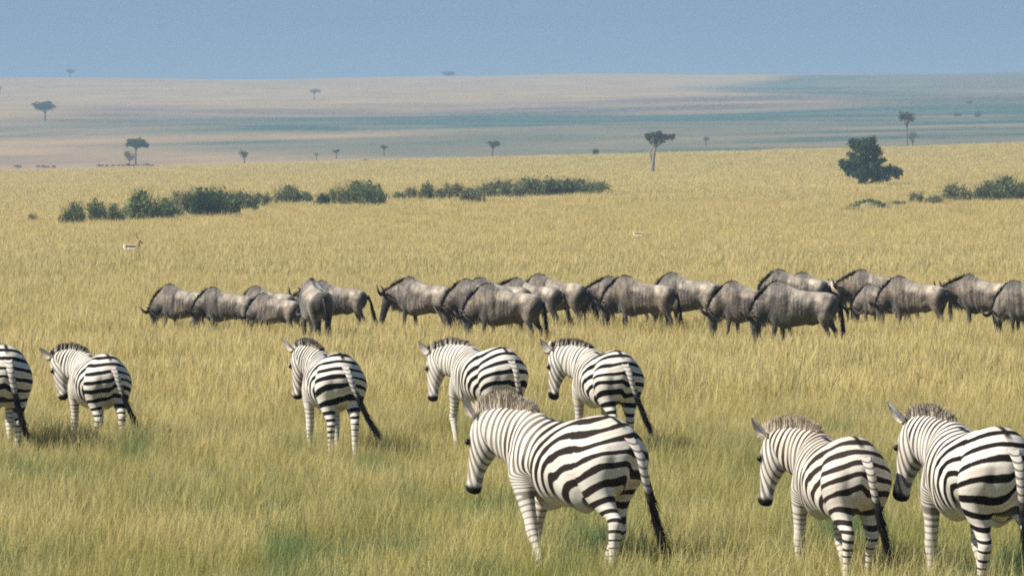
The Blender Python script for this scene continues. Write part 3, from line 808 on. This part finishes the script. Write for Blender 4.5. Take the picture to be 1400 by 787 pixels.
def gnu_proto(pid, neck, head, legs, tail):
    rs = np.random.RandomState(pid + 500)
    pose = make_pose(GSP, neck, head, legs)
    B = pose(GP); low = B[:, 2].min(); fix = lambda V: V - np.array([0, 0, low])
    root = empty('wildebeest')
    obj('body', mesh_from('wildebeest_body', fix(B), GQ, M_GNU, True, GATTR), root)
    # mane
    t = rs.rand(900); cx = .40 + t * .76; cz = np.interp(cx, [.42, .53, .66, .86, 1.02, 1.16], [1.35, 1.372, 1.33, 1.265, 1.215, 1.16])
    base = np.stack([cx, rs.normal(0, .012, 900), cz - .015], -1); sd = np.sign(rs.rand(900) - .5)
    V, Q, T, I = blades(base, np.stack([-.5 + rs.normal(0, .2, 900), sd * (.3 + .5 * rs.rand(900)), .75 - .6 * rs.rand(900)], -1), (.045 + .07 * rs.rand(900)) * np.interp(t, [0, .25, .6, 1], [.35, .6, 1.2, .9]), .014, rs, .25)
    obj('mane', mesh_from('wildebeest_mane', fix(pose(V)), Q, M_BLACKHAIR, True), root)
    # beard under the throat
    t = rs.rand(700); cx = .66 + t * .52; cz = np.interp(cx, [.66, .86, 1.02, 1.18], [.78, .815, .85, .93])
    base = np.stack([cx, rs.normal(0, .03, 700), cz + .02], -1)
    V, Q, T, I = blades(base, np.stack([-.1 + rs.normal(0, .15, 700), rs.normal(0, .15, 700), -np.ones(700)], -1), .10 + .10 * rs.rand(700), .013, rs, .15)
    obj('beard', mesh_from('wildebeest_beard', fix(pose(V)), Q, M_BEARD, True), root)
    # horns and ears
    for s in (1, -1):
        path = [(1.13, s * .03, 1.165), (1.14, s * .10, 1.17), (1.155, s * .19, 1.145), (1.165, s * .27, 1.15), (1.16, s * .315, 1.20), (1.135, s * .31, 1.27), (1.11, s * .275, 1.33), (1.10, s * .24, 1.365)]
        path = catmull(path, 3); rad = np.interp(np.linspace(0, 1, len(path)), [0, .3, .7, 1], [.052, .042, .026, .006])
        V, Fc = tube(path, rad, 9)
        obj('horn', mesh_from('wildebeest_horn', fix(pose(V, 'head')), Fc, M_HORN), root)
        V, Q, T = ear_mesh(.16, .06, (1.08, s * .085, 1.12), (-.45, s * .9, -.25), (.6, 0, .5))
        z0 = np.zeros(len(V))
        obj('ear', mesh_from('wildebeest_ear', fix(pose(V, 'head')), Q, M_GNU, True, dict(dark=z0 + .3, stripe=z0)), root)
    # tail, long and black like a horse's
    tt = np.linspace(0, 1, 12); tx = -.75 - .06 * np.sin(np.minimum(tt * 4, 1.57)) - tail[0] * tt; ty = tail[1] * tt ** 1.4; tz = 1.03 - .62 * tt
    V, Fc = tube(np.stack([tx, ty, tz], -1), np.interp(tt, [0, .3, 1], [.045, .028, .012]), 9)
    tl = obj('tail', mesh_from('wildebeest_tail', fix(V), Fc, M_BLACKHAIR), root)
    u = .2 + .75 * rs.rand(420)
    base = np.stack([np.interp(u, tt, tx), np.interp(u, tt, ty), np.interp(u, tt, tz)], -1) + rs.normal(0, .008, (420, 3))
    V, Q, T, I = blades(base, np.stack([-tail[0] + rs.normal(0, .10, 420), tail[1] + rs.normal(0, .10, 420), -np.ones(420)], -1), .2 + .14 * rs.rand(420), .013, rs, .08)
    obj('tail_hair', mesh_from('wildebeest_tail_hair', fix(V), Q, M_BLACKHAIR, True), tl)
    return root

GNU = {
 'graze': gnu_proto(1, ((26, 5), (22, 5)), (22, 0, 0), ((10, -4), (-8, -6), (6, 0), (-8, 0)), (.05, 0)),
 'grazeb': gnu_proto(2, ((24, 14), (26, 12)), (18, 0, 0), ((-6, -6), (10, 0), (-8, 2), (9, 0)), (.1, .06)),
 'grazec': gnu_proto(3, ((30, -8), (20, -10)), (16, 0, 0), ((4, 0), (-3, -3), (3, 0), (-3, 0)), (.26, -.05)),
 'mid': gnu_proto(4, ((6, 6), (4, 8)), (36, 8, 0), ((8, -4), (-7, -5), (5, 0), (-7, 0)), (.12, 0)),
 'midb': gnu_proto(5, ((3, 14), (2, 16)), (40, 12, 0), ((-8, -8), (10, 0), (-9, 4), (10, 0)), (.22, .04)),
}
_used = set()
HERD = [  # hump column, hump row, size, heading left of away, pose, label
 (233, 388, .90, 68, 'graze', 'wildebeest at the left end of the herd, head buried in the grass'),
 (291, 392, .87, 74, 'grazeb', 'greyish grazing wildebeest, second from the left end of the herd'),
 (350, 390.5, .86, 66, 'grazec', 'dark shouldered wildebeest half hidden behind a small brown one'),
 (361, 400, .79, 64, 'graze', 'small brown wildebeest in front of a darker one, left of the rump on view'),
 (426, 380, 1.05, 14, 'grazec', 'wildebeest showing its dark rump to the camera'),
 (440, 383, .93, 80, 'midb', 'wildebeest with tail hanging clear, just behind the dark rumped one'),
 (560, 378, 1.0, 60, 'mid', 'lone wildebeest in the gap of the herd with curved horns showing'),
 (638, 381, 1.0, 70, 'grazeb', 'dark fronted wildebeest first in the bunch right of the lone horned one'),
 (658, 379, 1.0, 80, 'graze', 'wildebeest of which only the back shows above two grazing ones'),
 (668, 387, 1.0, 76, 'graze', 'pale flanked wildebeest grazing in front of its bunch right of the gap'),
 (706, 379, .98, 68, 'midb', 'wildebeest between the front grazer and a tall hump, horns above its back'),
 (738, 374, 1.02, 70, 'grazec', 'tall humped wildebeest with dark hindquarters at the right of its bunch'),
 (833, 377, .98, 76, 'mid', 'wildebeest with lowered horned head peering out left of a broad grazer'),
 (815, 390, .80, 74, 'graze', 'young wildebeest tucked against the chest of a broad grazer'),
 (855, 376, 1.03, 72, 'grazeb', 'broad grey brown wildebeest grazing in mid herd above the zebras'),
 (919, 372, 1.05, 68, 'grazec', 'wildebeest with black rump, behind and right of the broad grazer'),
 (1002, 384, 1.0, 76, 'graze', 'pale grey wildebeest grazing just left of the biggest one'),
 (1066, 368, 1.05, 76, 'grazeb', 'wildebeest whose back shows highest behind the biggest one'),
 (1098, 372, 1.0, 72, 'graze', 'wildebeest hump showing between the biggest one and the back behind it'),
 (1064, 384, 1.06, 82, 'graze', 'biggest and nearest wildebeest, side on with its tail hanging out'),
 (1178, 368, 1.05, 76, 'mid', 'dark faced wildebeest with head half raised right of the biggest one'),
 (1190, 388, .84, 58, 'graze', 'small pale backed wildebeest in front of two darker ones at right'),
 (1230, 377, 1.0, 66, 'grazeb', 'wildebeest with tan back and black rump behind the small pale one'),
 (1325, 374, 1.03, 60, 'midb', 'wildebeest near the right end with a lit brown hip'),
 (1388, 383, 1.0, 72, 'grazec', 'wildebeest cut off by the right edge of the picture'),
]
for hx, hr, k, th, pid, label in HERD:
    d = F * (EYE - 1.385 * k) / (hr - HOR)
    hd = Vector((-math.sin(R(th)), math.cos(R(th))))
    hump = (hx - 700) / F * d
    x, y = hump - hd.x * .43 * k, d - hd.y * .43 * k
    o = GNU[pid] if pid not in _used else copy_tree(GNU[pid])
    _used.add(pid)
    o.location = (x, y, float(gz(x, y))); o.rotation_euler = (0, 0, math.atan2(hd.y, hd.x)); o.scale = (k * .83, k * .94, k)
    tag(o, label, 'wildebeest', 'wildebeest herd grazing across the plain')

# ------------------------------------------------------------------ gazelles
def mat_gaz():
    m = NT('gazelle_coat')
    col = m.mix(m.attr('white'), (.40, .27, .15), (.80, .76, .68))
    col = m.mix(m.attr('dark'), col, (.02, .016, .014))
    m.bsdf(col, .7, .2)
    return m.m
M_GAZ = mat_gaz()
def gazelle(loc, yaw, sc, label, neck, head, legs, drop=0.):
    root = empty('gazelle', loc, yaw, sc); tag(root, label, 'gazelle', 'gazelles in the middle distance')
    pose = make_pose(ZSP, neck, head, legs)
    P = ZP[:]; B = pose(P) ; low = B[:, 2].min()
    B = (B - np.array([0, 0, low])) * np.array([.50, .40, .50])
    x, y, z = ZP.T
    white = np.maximum(sstep(1.02, .98, z) * sstep(.5, .4, x), sstep(-.55, -.65, x) * sstep(1.28, 1.2, z))
    dark = sstep(.96, 1.0, z) * sstep(1.17, 1.12, z) * sstep(-.5, -.4, x) * sstep(.5, .4, x)
    dark = np.maximum(dark, sstep(1.18, 1.3, x) * .7)
    obj('body', mesh_from('gazelle_body', B, ZQ, M_GAZ, True, dict(white=white, dark=dark)), root)
    for s in (1, -1):
        path = catmull([(1.08, s * .04, 1.47), (1.02, s * .06, 1.62), (.93, s * .08, 1.78), (.92, s * .09, 1.95), (.96, s * .095, 2.05)], 3)
        V, Fc = tube(path, np.linspace(.03, .008, len(path)), 8)
        V = (pose(V, 'head') - np.array([0, 0, low])) * np.array([.50, .40, .50])
        obj('horn', mesh_from('gazelle_horn', V, Fc, M_HORN), root)
    V, Fc = tube([(-.75, 0, 1.15), (-.85, 0, 1.0), (-.86, 0, .8)], [.03, .03, .015], 8)
    obj('tail', mesh_from('gazelle_tail', (V - np.array([0, 0, low])) * np.array([.5, .4, .5]), Fc, M_BLACKHAIR), root)
p = on_row(179, 353); gazelle(p, R(-12), 1.2, 'small gazelle with black flank stripe, dark head held high, in the left middle distance', ((-42, 0), (-14, 0)), (52, 20, 0), ((0, 0),) * 4)
p = on_row(873, 331); gazelle(p, R(-25), 1.1, 'tiny gazelle alone in the middle plain above the wildebeest', ((40, 0), (25, 0)), (30, 0, 0), ((5, 0), (-5, 0), (4, 0), (-4, 0)))

# ------------------------------------------------------------------ trees and shrubs
def leaves(blobs, n, size, seed, flat=.5, droop=0.):
    """leaf-clump faces scattered through a set of ellipsoids (cx,cy,cz,rx,ry,rz)"""
    rs = np.random.RandomState(seed); B0 = np.asarray(blobs, float); sub = []
    for b in B0:
        sub.append(b * np.array([1, 1, 1, .85, .85, .85]))
        for q in range(6):
            d = rs.normal(size=3); d /= np.linalg.norm(d); f = .36 + .24 * rs.rand()
            sub.append(np.concatenate([b[:3] + d * b[3:6] * (.62 + .25 * rs.rand()), b[3:6] * f]))
    B = np.array(sub)
    vol = B[:, 3] * B[:, 4] * B[:, 5]; pr = vol ** .7; pr /= pr.sum()
    k = rs.choice(len(B), n, p=pr); v = rs.normal(size=(n, 3)); v /= np.linalg.norm(v, axis=1)[:, None]
    r = rs.rand(n) ** .45 * (1 + .22 * rs.normal(size=n))
    C = B[k, :3] + v * r[:, None] * B[k, 3:6]
    C = C[C[:, 2] > .05]; n = len(C)
    a = rs.normal(size=(n, 3)); a[:, 2] *= flat; a /= np.linalg.norm(a, axis=1)[:, None]
    b = np.cross(a, rs.normal(size=(n, 3))); b /= np.linalg.norm(b, axis=1)[:, None]
    s = size * (.55 + .9 * rs.rand(n))[:, None]
    V = np.stack([C - a * s, C - b * s * .45, C + a * s, C + b * s * .45], 1).reshape(-1, 3)
    Q = np.arange(n * 4).reshape(-1, 4)
    return V, Q, np.repeat(rs.rand(n), 4)

def limbs(paths, rad):
    V, Fc, o = [], [], 0
    for p, r in zip(paths, rad):
        p = catmull(p, 3)
        v, f = tube(p, np.interp(np.linspace(0, 1, len(p)), [0, 1], r), 8)
        V.append(v); Fc += [tuple(i + o for i in q) for q in f]; o += len(v)
    return np.concatenate(V), Fc

def tree_obj(name, loc, rz, label, cat, lv, lf_mat, limb, bark, group=None):
    root = empty(name, loc, rz); tag(root, label, cat, group)
    V, Q, r = lv
    obj('crown', mesh_from(name + '_crown', V, Q, lf_mat, False, dict(lr=r)), root)
    V, Fc = limb
    obj('trunk', mesh_from(name + '_trunk', V, Fc, bark), root)
    return root

def acacia(loc, H, W, th, label, seed, lean=0., trunk=.3, n=1500, mat=None, bark=None, bare=.55, size=None, rz=0., blobs=None, skew=0.):
    rs = np.random.RandomState(seed)
    zc = H - th * .5
    if blobs is None:
        blobs = []
        for i in range(9):
            a = i / 9 * 6.28 + rs.rand(); r = W * .5 * (.25 + .45 * rs.rand())
            blobs.append((r * math.cos(a) + lean + skew * .3, r * math.sin(a) * .9, zc + rs.normal(0, th * .13) - .12 * r, W * (.14 + .1 * rs.rand()), W * (.14 + .1 * rs.rand()), th * (.26 + .16 * rs.rand())))
        blobs.append((lean, 0, zc, W * .28, W * .28, th * .4))
    fork = H * bare
    paths = [[(0, 0, -.15), (lean * .15 + .03 * H * rs.normal() * .4, 0, fork * .5), (lean * .6, 0, fork), (lean, 0, zc)]]
    rad = [(trunk, trunk * .25)]
    for i in range(7):
        b = blobs[i % len(blobs)]
        paths.append([(lean * .55, 0, fork * (.86 + .1 * rs.rand())), (lean * .5 + b[0] * .5, b[1] * .5, (fork + b[2]) / 2 + .05 * H * (rs.rand() - .6)), (b[0], b[1], b[2])])
        rad.append((trunk * .45, trunk * .08))
    return tree_obj('acacia_tree', loc, rz, label, 'tree', leaves(blobs, n, size or W * .035, seed, .35), mat or M_LEAF_ACA, limbs(paths, rad), bark or M_BARKD)

def place_tree(px, base_row, top_row, wpx, thpx, label, seed, d=None, lo=60, hi=1300, **kw):
    p = at(px, d) if d else on_row(px, base_row, lo, hi)
    s = F / p.y
    hgt = (HOR - top_row) / s + EYE - p.z
    return acacia(p, hgt, wpx / s, thpx / s, label, seed, **kw)

# nearest flat-topped tree, pale forked trunk
p = on_row(891, 238.5); s = F / p.y; H = 58 / s
bl = [((px_ - 891) / s, y_ / s, (238.5 - r_) / s, rx / s, ry / s, rz_ / s) for px_, y_, r_, rx, ry, rz_ in
      [(891, 0, 186, 9, 9, 5), (900, 3, 185, 10, 10, 5), (910, -2, 186.5, 9, 9, 4.5), (916, 0, 188, 6, 8, 4), (886, 4, 188, 5, 8, 5), (904, 8, 188, 9, 7, 5), (897, -8, 188, 9, 7, 5), (893, 0, 194, 6, 6, 5), (903, 0, 193, 7, 6, 4), (920, 2, 185, 4, 4, 2.5)]]
fk = (238.5 - 203) / s
paths = [[(0, 0, -.2), (.15, 0, fk * .35), (.35, .1, fk * .75), (.55, 0, fk), (.75, 0, fk * 1.35)],
         [(-.05, .1, fk * .4), (-.15, .1, fk * .65), (-.25, .1, fk * .85), (-.05, .1, fk * 1.0)],
         [(-.22, .1, fk * .8), (-.55, .1, fk * .93)],
         [(.55, 0, fk), (-.1, .2, fk * 1.15), (-.7, .3, fk * 1.4)], [(.55, 0, fk), (1.5, -.2, fk * 1.2), (2.6, .1, fk * 1.42)],
         [(.6, 0, fk * 1.05), (1.0, .8, fk * 1.25), (1.5, 1., fk * 1.45)], [(.6, 0, fk * 1.05), (.3, -.7, fk * 1.25), (.2, -1., fk * 1.42)]]
tree_obj('acacia_tree', p, 0, 'tall flat topped acacia with a pale forked trunk on the near plain', 'tree', leaves(bl, 2600, .15, 5, .4), M_LEAF_ACA,
         limbs(paths, [(.46, .12), (.24, .14), (.14, .03), (.17, .04), (.2, .04), (.14, .04), (.14, .04)]), M_BARK)

# dark dense tree at right
p = on_row(1180, 256); s = F / p.y
bl = []
for zx, zy, rr, dy in [(455, 255, 52, 0), (470, 330, 44, 6), (420, 300, 46, -8), (345, 165, 62, -6), (330, 285, 60, 6), (250, 325, 58, 4), (365, 345, 60, 10), (430, 160, 50, 4), (250, 125, 62, 0), (330, 130, 70, 12), (395, 125, 66, 0), (440, 190, 62, 8), (300, 185, 55, -8), (375, 200, 55, 15), (185, 290, 58, 0), (215, 340, 62, 10), (270, 265, 50, -5), (290, 350, 68, -6),
                   (340, 395, 66, 8), (405, 385, 58, -4), (460, 400, 50, 6), (520, 385, 52, 0), (570, 355, 50, 8), (625, 350, 46, 0), (640, 380, 34, 3), (400, 262, 40, 18), (320, 430, 40, 0), (225, 215, 36, 4)]:
    bl.append(((1130 + zx / 6.56 - 1180) / s, dy / s * 1.3, (256 - (180 + zy / 6.56)) / s, rr / 6.56 / s * 1.14, rr / 6.56 / s * 1.25, rr / 6.56 / s * 1.08))
paths = [[(.1, 0, -.1), (-.3, .1, 1.2), (-.9, .2, 2.6), (-1.1, .2, 4.6)], [(.1, 0, .2), (.3, 0, 1.8), (.6, .3, 3.2), (.3, .4, 4.9)], [(.2, 0, .1), (1.5, 0, .9), (3.2, .1, 1.3), (4.6, .2, 1.7)], [(0, 0, .6), (-.9, 0, 1.5), (-1.8, .1, 2.6)]]
tree_obj('dense_tree', p, 0, 'dark green dense tree with a low arm reaching right', 'tree', leaves(bl, 16000, .16, 6, .8), M_LEAF_DARK,
         limbs(paths, [(.3, .08), (.26, .07), (.22, .05), (.2, .05)]), M_BARKD)

# flat-topped trees scattered over the ridge and the far slope
place_tree(185, 228.5, 188.5, 44, 12, 'wide flat topped acacia rising over a round tree by the far herd', 11, lo=1480, hi=1800, trunk=.3, n=2200, bare=.62, mat=M_LEAF_DARK, skew=-.0, lean=.3)
place_tree(177, 228.5, 204, 20, 15, 'small round crowned tree under the wide flat topped acacia', 12, lo=1500, hi=1800, trunk=.22, n=900, bare=.35)
place_tree(334, 225.5, 204.5, 18, 11, 'mushroom shaped acacia standing alone on the left ridge', 13, lo=1450, hi=1800, trunk=.28, n=900, bare=.5)
place_tree(433, 220, 207.5, 9, 5, 'tiny thin acacia, left of the two small ones on the ridge', 14, lo=1480, hi=1800, trunk=.16, n=260)
place_tree(460, 217, 202.5, 14, 7, 'small rounded acacia, right of the two small ones on the ridge', 15, lo=1480, hi=1800, trunk=.2, n=600)
place_tree(525, 213, 198, 18, 5.5, 'faint flat acacia on the slope between two darker ones', 16, lo=1500, hi=1900, trunk=.18, n=450)
place_tree(672, 215, 192, 25, 9, 'umbrella acacia with a bent thin trunk near the picture middle', 17, lo=1450, hi=1800, trunk=.24, n=900, bare=.5, lean=.6)
place_tree(62, 165, 138, 38, 14, 'broad spreading acacia on the far slope at upper left', 18, lo=1900, hi=4000, trunk=.42, n=1800, bare=.4)
place_tree(430, 136.5, 120.5, 18, 7, 'small acacia high on the far slope above the green belt', 19, lo=2500, hi=4900, trunk=.4, n=600)
place_tree(96, 106, 95, 12, 4, 'speck of a flat acacia on the skyline at left', 20, d=4950, trunk=.5, n=1200, size=.8)
place_tree(613, 104.5, 98, 16, 4.5, 'low wide crown on the skyline near the picture middle', 21, d=4950, trunk=.6, n=1500, bare=.2, size=.9)
place_tree(0, 130, 117, 10, 6, 'acacia on the far slope cut by the left picture edge', 22, lo=2500, hi=4900, trunk=.4, n=400)
place_tree(965, 201, 185.5, 13, 7, 'faint slender acacia right of the tall pale trunked one', 23, lo=1420, hi=2000, trunk=.16, n=420, bare=.5)
place_tree(1240, 198, 153, 31, 13, 'tall thin sparse acacia on the right ridge', 24, lo=1300, hi=1330, d=1310, trunk=.17, n=850, bare=.62, size=.2)
place_tree(1248, 198, 177, 18, 13, 'small grey round tree beside the tall thin acacia', 25, d=1335, trunk=.14, n=500, bare=.35)

# shrubs
def shrub_proto(seed, kind):
    """unit shrub, about 2 wide and 1 high"""
    rs = np.random.RandomState(seed); bl = []
    for i in range(11):
        a = rs.rand() * 6.28; r = .62 * math.sqrt(rs.rand())
        bl.append((r * math.cos(a) * 1.1, r * math.sin(a), .30 + .38 * rs.rand() * (1 - .4 * r), .24 + .18 * rs.rand(), .24 + .18 * rs.rand(), .22 + .16 * rs.rand()))
    bl.append((0, 0, .5, .4, .4, .38)); bl.append((.1, 0, .2, .72, .6, .2))
    n = 1700 if kind != 'grey' else 1150
    V, Q, r = leaves(bl, n, .075, seed, 1.)
    # wispy twigs poking out
    k = 160; a = rs.rand(k) * 6.28
    base = np.stack([.35 * np.cos(a) * rs.rand(k), .35 * np.sin(a) * rs.rand(k), .3 * np.ones(k)], -1)
    dv = np.stack([np.cos(a) * .8, np.sin(a) * .8, .5 + rs.rand(k)], -1)
    V2, Q2, T2, I2 = blades(base, dv, .45 + .42 * rs.rand(k), .022, rs, .1)
    st = [[(0, 0, -.05), (.25 * math.cos(b), .25 * math.sin(b), .25), (.5 * math.cos(b), .5 * math.sin(b), .6)] for b in np.linspace(0, 5.2, 6)]
    lm = {'green': M_LEAF_BUSH, 'grey': M_LEAF_GREY, 'mound': M_LEAF_MOUND, 'dark': M_LEAF_DARK}[kind]
    me1 = mesh_from('shrub_crown', np.concatenate([V, V2]), np.concatenate([Q, Q2 + len(V)]), lm, False, dict(lr=np.concatenate([r, rs.rand(len(V2))])))
    v, f = limbs(st, [(.035, .01)] * 6); me2 = mesh_from('shrub_stems', v, f, M_BARKD)
    return me1, me2
PROTO = {k: [shrub_proto(200 + 10 * j + i, k) for i in range(3)] for j, k in enumerate(('green', 'grey', 'mound', 'dark'))}
_srs = np.random.RandomState(77)
def shrub(px, base, wpx, hpx, kind, label, group=None, depth=1., name='shrub'):
    p = on_row(px, base + 3); s = F / p.y; hpx = hpx * 1.12 + 7 * min(1, hpx / 14)
    a, b = PROTO[kind][_srs.randint(3)]
    root = empty(name, p - Vector((0, 0, .05)), 0); tag(root, label, 'shrub' if name == 'shrub' else name.replace('_', ' '), group)
    root.scale = (wpx / s / 1.3, wpx / s / 1.3 * depth, hpx / s / 1.02)
    root.rotation_euler = (0, 0, _srs.choice([0, 3.14159]) + _srs.uniform(-.3, .3))
    obj('crown', a, root); obj('stem', b, root)
    return root
LR = 'shrubs of the left thicket row'; MR = 'shrubs of the middle thicket row'; RR = 'shrubs at the right side'
SHRUBS = [
 (44, 303, 12, 11, 'grey', 'small lone shrub, upper of the two left of the thicket', LR),
 (31, 306, 9, 6, 'grey', 'tiny shrub, lower of the two left of the thicket', LR),
 (101, 307, 29, 29, 'green', 'rounded dark shrub at the left end of the thicket', LR),
 (133, 304, 29, 26, 'green', 'shrub second from the left end of the thicket', LR),
 (157, 305, 20, 25, 'green', 'narrow shrub third from the left end of the thicket', LR),
 (180, 300, 20, 20, 'grey', 'thin grey shrub filling the gap before the tall peaked shrub', LR),
 (198, 303, 40, 41, 'green', 'tall peaked shrub rising above the left thicket', LR),
 (224, 302, 28, 30, 'green', 'compact shrub right of the tall peaked one', LR),
 (243, 299, 14, 17, 'grey', 'thin straw coloured bush before the biggest thicket mass', LR),
 (250, 292, 34, 31, 'grey', 'greyish shrub at the back left of the biggest thicket mass', LR),
 (278, 297, 40, 34, 'dark', 'deep green shrub at the foot of the biggest thicket mass', LR),
 (275, 291, 58, 33, 'green', 'broad shrub topping the biggest thicket mass', LR),
 (306, 296, 33, 35, 'green', 'dark shrub at the right front of the biggest thicket mass', LR),
 (332, 287, 26, 24, 'green', 'round shrub just right of the biggest thicket mass', LR),
 (349, 290, 10, 10, 'dark', 'very small green bush below the gap right of the biggest mass', LR),
 (359, 283, 22, 19, 'grey', 'grey twiggy shrub left of the dark double bush', LR),
 (392, 280, 33, 25, 'green', 'dark shrub with a raised crown midway to the lone dome bush', LR),
 (415, 279, 22, 15, 'green', 'low shrub hugging the right of the raised crown one', LR),
 (440, 281, 18, 15, 'dark', 'compact dark bush left of the big dome bush', LR),
 (458, 279, 18, 22, 'grey', 'sparse pale bush touching the big dome bush', LR),
 (484, 281, 42, 32, 'green', 'big dome shaped bush, left half of the dark pair', LR),
 (508, 281, 38, 27, 'green', 'big dome shaped bush, right half of the dark pair', LR),
 (546, 275, 20, 12, 'grey', 'faint low scrub right of the big dome bush', MR),
 (563, 275, 16, 18, 'grey', 'pale thin shrub, first of the middle row', MR),
 (583, 275, 20, 21, 'green', 'round shrub second in the middle row', MR),
 (604, 274, 26, 14, 'green', 'faint scrub between two round shrubs of the middle row', MR),
 (618, 274, 25, 23, 'grey', 'olive shrub with a wide crown in the middle row', MR),
 (645, 277, 28, 18, 'green', 'green edged shrub starting the long middle hedge', MR),
 (662, 273, 26, 20, 'grey', 'shrub behind the green edged one in the long hedge', MR),
 (678, 272, 32, 23, 'green', 'shrub left of the tallest in the long hedge', MR),
 (697, 272, 30, 25, 'grey', 'brownish shrub left of centre in the long hedge', MR),
 (722, 270, 32, 27, 'grey', 'tallest grey shrub at the centre of the long hedge', MR),
 (748, 269, 38, 23, 'green', 'shrub right of the tallest in the long hedge', MR),
 (772, 268, 28, 22, 'green', 'darkest green shrub in the long hedge', MR),
 (797, 267, 36, 20, 'green', 'shrub next to the right end of the long hedge', MR),
 (819, 266, 28, 17, 'grey', 'last shrub at the right end of the long hedge', MR),
 (1254, 278, 18, 14, 'grey', 'thin grassy bush left of the brownish right shrub', RR),
 (1278, 278, 20, 11, 'grey', 'low thin scrub touching the brownish right shrub', RR),
 (1306, 276, 34, 25, 'grey', 'brownish twiggy shrub at the right side', RR),
 (1352, 275, 38, 26, 'green', 'dense shrub left in the clump at the right edge', RR),
 (1380, 274, 40, 31, 'green', 'tallest dense shrub in the clump at the right edge', RR),
 (1402, 273, 30, 22, 'green', 'dense shrub cut off by the right edge', RR),
 (1080, 261, 22, 3, 'grey', 'low brown scrub on the plain left of the dark tree', RR),
 (1128, 259, 7, 4, 'grey', 'tiny dark tuft on the plain just left of the dark tree', RR),
 (1225, 281, 22, 7, 'mound', 'low green weeds right of the grassy green mound', RR),
 (1160, 289, 28, 6, 'mound', 'flat green weeds left of the grassy mound', RR),
 (814, 206, 7, 8, 'dark', 'lone small green bush on the ridge left of the tall acacia', RR),
 (501, 214.5, 9, 3.5, 'green', 'low dark bush on the ridge between two small acacias', RR),
]
for a in SHRUBS: shrub(*a)
# far bushes on the slope
def far_shrub(px, d, w_, h_, label):
    p = on_row(px, d, 1700, 4900); a, b = PROTO['green'][_srs.randint(3)]
    root = empty('shrub', p, _srs.uniform(0, 6)); root.scale = (w_ / 2, w_ / 2, h_); tag(root, label, 'shrub', 'bushes on the far slope')
    obj('crown', a, root); obj('stem', b, root)
far_shrub(1336, 160, 4.2, 2.4, 'dark bush speck on the far slope at upper right')
far_shrub(1308, 159, 4.5, 1.8, 'paler bush speck left of another on the upper right slope')
far_shrub(1325, 142, 4.5, 1.6, 'low bush speck highest on the upper right slope')

# mounds: earth heaps, one overgrown with green weeds
def mound(px, base, wpx, hpx, label, green):
    p = on_row(px, base); s = F / p.y; W, H = wpx / s, hpx / s
    rs = np.random.RandomState(int(px)); n = 40
    g = np.linspace(-1, 1, n); X, Y = np.meshgrid(g, g); r = np.sqrt(X * X + Y * Y)
    Z = np.maximum(0, np.cos(np.minimum(r, 1) * np.pi) * .5 + .5) ** (1.3) * (1 + .5 * (fbm(X * 3 + px, Y * 3) - .5)) - .04
    V = np.stack([X * W / 2, Y * W / 2, Z * H], -1).reshape(-1, 3); i = np.arange(n * n).reshape(n, n)
    Q = np.stack([i[:-1, :-1], i[:-1, 1:], i[1:, 1:], i[1:, :-1]], -1).reshape(-1, 4)
    root = empty('termite_mound', p); tag(root, label, 'mound')
    m = mat_simple('mound_soil', (.13, .115, .06) if not green else (.24, .22, .10), .95, sc=3)
    obj('heap', mesh_from('mound_heap', V, Q, m), root)
    if green:
        bl = [(x_ * W / 2, 0, H * (.5 + .5 * math.cos(abs(x_) * 3.14)) * .9, W * .1, W * .14, H * .17) for x_ in np.linspace(-.75, .75, 9)]
        bl.append((0, 0, H * .95, W * .09, W * .09, H * .25))
        V, Q, r_ = leaves(bl, 1100, .2, 9, 1.)
        obj('weeds', mesh_from('mound_weeds', V, Q, M_LEAF_MOUND, False, dict(lr=r_)), root)
mound(1187, 289, 84, 15, 'broad earth mound overgrown with green weeds below the dark tree', True)
mound(1046, 255, 15, 8, 'small dark earth mound on the plain left of the dark tree', False)

# ------------------------------------------------------------------ far herd, specks along the foot of the slope
far_body = None
def low_gnu():
    V, Fc, o = [], [], 0
    ps = [loft([((x, 0, (t + b) / 2), (0, h, 0), (0, 0, (t - b) / 2)) for x, t, b, h in GSP['trunk']], 10),
          loft([((.6, 0, 1.0), (0, .15, 0), (.1, 0, .25)), ((.9, 0, .75), (0, .11, 0), (.12, 0, .15)), ((1.05, 0, .35), (0, .07, 0), (.1, 0, .05))], 8)]
    for x, y in ((.5, .14), (.5, -.14), (-.5, .13), (-.5, -.13)):
        ps.append(loft([((x, y, 0), (.04, 0, 0), (0, .04, 0)), ((x, y, .8), (.09, 0, 0), (0, .07, 0))], 8))
    for v, f in ps:
        V.append(v); Fc += [tuple(i + o for i in q) for q in f]; o += len(v)
    V = np.concatenate(V); return mesh_from('far_wildebeest', V, Fc, M_GNU, True, dict(dark=np.full(len(V), .7), stripe=np.zeros(len(V))))
fm = low_gnu(); frs = np.random.RandomState(5)
spots = [22, 27, 52, 57, 60, 66, 72] + [134, 141, 146, 155, 162, 168, 173, 180, 189, 195, 201, 208]
for px in spots:
    p = on_row(px + frs.uniform(-1, 1), 230.5 - (px > 120) * 1.5 + frs.uniform(-.6, .2), 1450, 1750)
    o = obj('wildebeest', fm); o.location = p; o.rotation_euler = (0, 0, frs.choice([0, math.pi]) + frs.uniform(-.5, .5)); o.scale = (frs.uniform(.6, .85),) * 3
    tag(o, 'dark speck of a far grazing animal at the foot of the slope, upper left', 'wildebeest', 'far herd at the foot of the slope')
